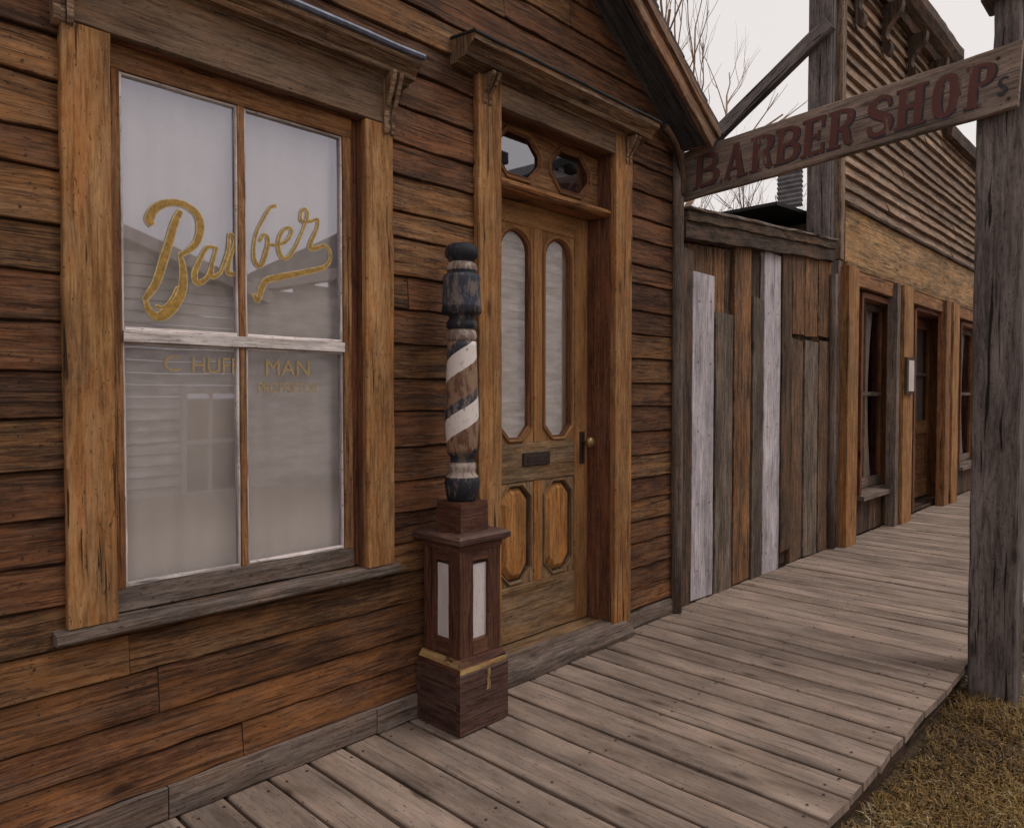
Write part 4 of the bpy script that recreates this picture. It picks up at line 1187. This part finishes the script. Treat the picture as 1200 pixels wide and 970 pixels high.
rd = MB(); xs_ = [-400, -60, -20]+[-10+i*.8 for i in range(50)]+[60, 400]; ys_ = [-8.0+.75*i for i in range(7)]
for x in xs_:
    for y in ys_: rd.v.append(Vector((x, y+(.12*mathutils.noise.noise(Vector((x*.7, y, 9))) if y in (ys_[0], ys_[-1]) else 0), -.118+.012*mathutils.noise.noise(Vector((x*.9, y*.9, 2))))))
for i in range(len(xs_)-1):
    for j in range(6):
        a = i*7+j; rd.face([a, a+7, a+8, a+1], [(0, 0, 0)]*4, 'dust')
tag(rd.build('road', None, smooth=True), 'pale dusty dirt street', 'road', None, 'structure')
# ================================================================== TREES
def bare_tree(name, x, y, h, seed, label, trunk_r=.11, spread=.55, lean=0, n0=5):
    rt = random.Random(seed)
    root = thing(name, (x, y, -.15), label, 'tree', 'bare trees behind the buildings')
    tr_ = MB(); br_ = MB()
    def grow_(mb, p, d, L, r, lev):
        pts = [p]; rad = [r]; q = p.copy(); dd = d.copy(); n = 5
        for i in range(n):
            dd = (dd+Vector((rt.gauss(0, .10), rt.gauss(0, .10), rt.gauss(0.03, .06)))).normalized()
            q = q+dd*(L/n); pts.append(q.copy()); rad.append(r*(1-.62*(i+1)/n))
        tube(mb, pts, rad, 'bark', n=6 if lev < 2 else 4, cap=False)
        if lev >= 4: return
        kids = rt.randint(2, 4) if lev else n0
        for _ in range(kids):
            t_ = rt.uniform(.3, 1.0); i = min(n-1, int(t_*n)); pp = pts[i]+(pts[i+1]-pts[i])*(t_*n-i)
            ax_ = Vector((rt.gauss(0, 1), rt.gauss(0, 1), 0)).normalized()
            nd = (dd+ax_*rt.uniform(spread*.6, spread*1.4)+Z*.12).normalized()
            grow_(br_, pp, nd, L*rt.uniform(.5, .75), rad[i]*.62, lev+1)
    grow_(tr_, Vector((x, y, -.15)), Vector((lean, 0, 1)).normalized(), h*.42, trunk_r, 0)
    tr_.build('trunk', root, smooth=True); br_.build('branches', root, smooth=True)
bare_tree('bare_tree', 14.9, 6.7, 17.5, 11, 'bare leafless tree rising behind the barber shop roof edge', .22, .34, -.03, 8)
bare_tree('bare_tree', 15.2, 4.9, 9.0, 5, 'lower bare bushy tree seen through the gap under the sign', .16, .75, 0, 14)
bare_tree('bare_tree', 18.2, 8.2, 9.5, 21, 'thin bare tree farther back behind the low dark roof', .16, .6, 0, 12)

# ================================================================== OPPOSITE SIDE OF THE STREET (seen in the glass)
OY = -8.0
def opp_building(name, pts_outline, x0, x1, zt_fn, label, windows, doors=()):
    b = thing(name, (x0, OY, -.15), label, 'building', 'buildings across the street')
    w = MB(); z = -.15
    while z < 8:
        # span at this row
        lo, hi = None, None; xx = x0
        while xx <= x1:
            if zt_fn(xx) > z+.1:
                lo = xx if lo is None else lo; hi = xx
            xx += .05
        if lo is None: break
        for (a, bq, c, d) in cutmany([(lo, hi, z, z+.16)], windows):
            plank(w, (a, OY, c), X, Z, Y, bq-a, d-c-(.012 if x0 < 0 else .001), .045 if x0 < 0 else .016, 'opp', n=max(1, int((bq-a)/.8)), T1=.008, goff=a)
        z += .16
    w.build('wall', b)
    for (a, bq, c, d) in windows:
        f = MB(); e = .09
        for (p, q, r, s) in ((a-e, a, c-e, d+e), (bq, bq+e, c-e, d+e), (a, bq, d, d+e), (a, bq, c-e, c)): box(f, p, q, OY-.0, OY+.06, r, s, 'wpanel')
        xm, zm = (a+bq)/2, (c+d)/2
        box(f, xm-.02, xm+.02, OY-.02, OY+.03, c, d, 'wpanel'); box(f, a, bq, OY-.021, OY+.031, zm-.03, zm+.03, 'wpanel')
        fo = f.build('window', b); g = MB(); box(g, a, bq, OY-.04, OY-.025, c, d, 'glass_dark'); g.build('pane', fo)
    r_ = MB()
    for (p, q) in zip(pts_outline[:-1], pts_outline[1:]):
        P0 = Vector((p[0], OY+.25, p[1])); P1 = Vector((q[0], OY+.25, q[1])); d = P1-P0; e1 = d.normalized(); up = Vector((-e1.z, 0, e1.x))
        plank(r_, P0, e1, -Y, up, d.length, 6, .16, 'oppdark', n=4)
        plank(r_, P0+Y*.001, e1, up, Y, d.length, .17, .03, 'wpanel', n=4)
    r_.build('roof', b)
    return b
def cutmany(rects, holes):
    for h_ in holes: rects = cut(rects, h_)
    return rects
def zA(x): return 1.30+2.25-.26-abs(x-.6)*.327+ (3.38-.6)*.327
opp_building('clapboard_house', [(.6, zA(.6)), (5.35, zA(5.35))], -2.6, 5.02, lambda x: zA(x) if x > .6 else zA(.6)-(.6-x)*.327, 'pale clapboard house across the street, nearest the shop window reflection', [(4.15, 4.93, -.2+0, 1.38)] if False else [(4.18, 4.90, -.10+.0, 1.33), (.2, 1.1, -.1+.2, 1.4)])
o_ = [o for o in bpy.data.objects if o.name == 'clapboard_house'][0]
# left roof slope of the first house
lr = MB(); P0 = Vector((.6, OY+.25, zA(.6))); P1 = Vector((-3.0, OY+.25, zA(.6)-3.6*.327)); d = (P1-P0); e1 = d.normalized(); up = Vector((e1.z, 0, -e1.x))
plank(lr, P0, e1, -Y, up, d.length, 6, .16, 'oppdark', n=4); lr.build('roof', o_)
def zB(x):
    if x < 6.9: return 1.30+1.50+(x-5.06)*.25
    return min(1.30+1.98+(x-6.9)*.56, 1.30+1.98+(12.5-6.9)*.56-(x-12.5)*.56) if x > 6.9 else 3
opp_building('clapboard_house', [(5.1, zB(5.1)), (6.9, zB(6.89)), ], 5.1, 18, zB, 'tall pale clapboard hall across the street with a side lean-to', [(6.9, 7.7, .6, 1.9), (15.5, 16.4, .6, 2.2)])
o_ = [o for o in bpy.data.objects if o.name.startswith('clapboard_house.')][0]
for (q0, q1) in (((6.75, zB(6.91)-.08), (12.5, zB(12.5))), ((12.5, zB(12.5)), (18.3, zB(18.3)))):
    lr = MB(); P0 = Vector((q0[0], OY+.25, q0[1])); P1 = Vector((q1[0], OY+.25, q1[1])); d = (P1-P0); e1 = d.normalized(); up = Vector((-e1.z, 0, e1.x))
    plank(lr, P0, e1, -Y, up, d.length, 6, .18, 'oppdark', n=4); lr.build('roof', o_)

# ================================================================== LIGHT
w = bpy.data.worlds.new('World'); scene.world = w; w.use_nodes = True
nt = w.node_tree; nt.nodes.clear()
out = nt.nodes.new('ShaderNodeOutputWorld'); bg = nt.nodes.new('ShaderNodeBackground')
sky = nt.nodes.new('ShaderNodeTexSky'); sky.sky_type = 'NISHITA'; sky.sun_disc = False
SUN_EL, SUN_AZ = math.radians(48), math.radians(250)   # azimuth of the sun measured below
sky.sun_elevation = SUN_EL
sun_dir = Vector((.45, -.62, 1.15)).normalized()
sky.sun_elevation = math.asin(sun_dir.z); sky.sun_rotation = math.atan2(sun_dir.x, sun_dir.y)
sky.air_density = 1.0; sky.dust_density = 4.0
hs = nt.nodes.new('ShaderNodeHueSaturation'); hs.inputs['Saturation'].default_value = .12
mx = nt.nodes.new('ShaderNodeMix'); mx.data_type = 'RGBA'; mx.inputs[0].default_value = .80
nt.links.new(sky.outputs[0], hs.inputs['Color']); nt.links.new(hs.outputs[0], mx.inputs[6])
mx.inputs[7].default_value = (8.7, 8.15, 7.95, 1)
nt.links.new(mx.outputs[2], bg.inputs[0]); bg.inputs[1].default_value = .10
nt.links.new(bg.outputs[0], out.inputs[0])
ld_ = bpy.data.lights.new('sun', 'SUN'); ld_.energy = .95; ld_.angle = math.radians(22); ld_.color = (1, .95, .9)
lo = bpy.data.objects.new('sun', ld_); COL.objects.link(lo); lo.rotation_euler = (-sun_dir).to_track_quat('-Z', 'Y').to_euler(); lo.location = (0, -5, 10)

# ================================================================== CAMERA
cam = bpy.data.cameras.new('camera'); co = bpy.data.objects.new('camera', cam); COL.objects.link(co)
cam.sensor_width = 36; cam.lens = 850/1200*36; cam.clip_end = 1500; cam.clip_start = .05
co.location = (0, -2.3, EYE)
pit = math.atan(23/850)
dirv = Vector((.722*math.cos(pit), .692*math.cos(pit), -math.sin(pit)))
co.rotation_euler = dirv.to_track_quat('-Z', 'Y').to_euler()
scene.camera = co
vs = scene.view_settings; vs.view_transform = 'Standard'; vs.look = 'None'; vs.exposure = .11; vs.gamma = 1
scene.render.resolution_x = 1024; scene.render.resolution_y = 827
try:
    scene.cycles.use_denoising = True; scene.cycles.max_bounces = 6; scene.cycles.diffuse_bounces = 3; scene.cycles.glossy_bounces = 3
except Exception: pass
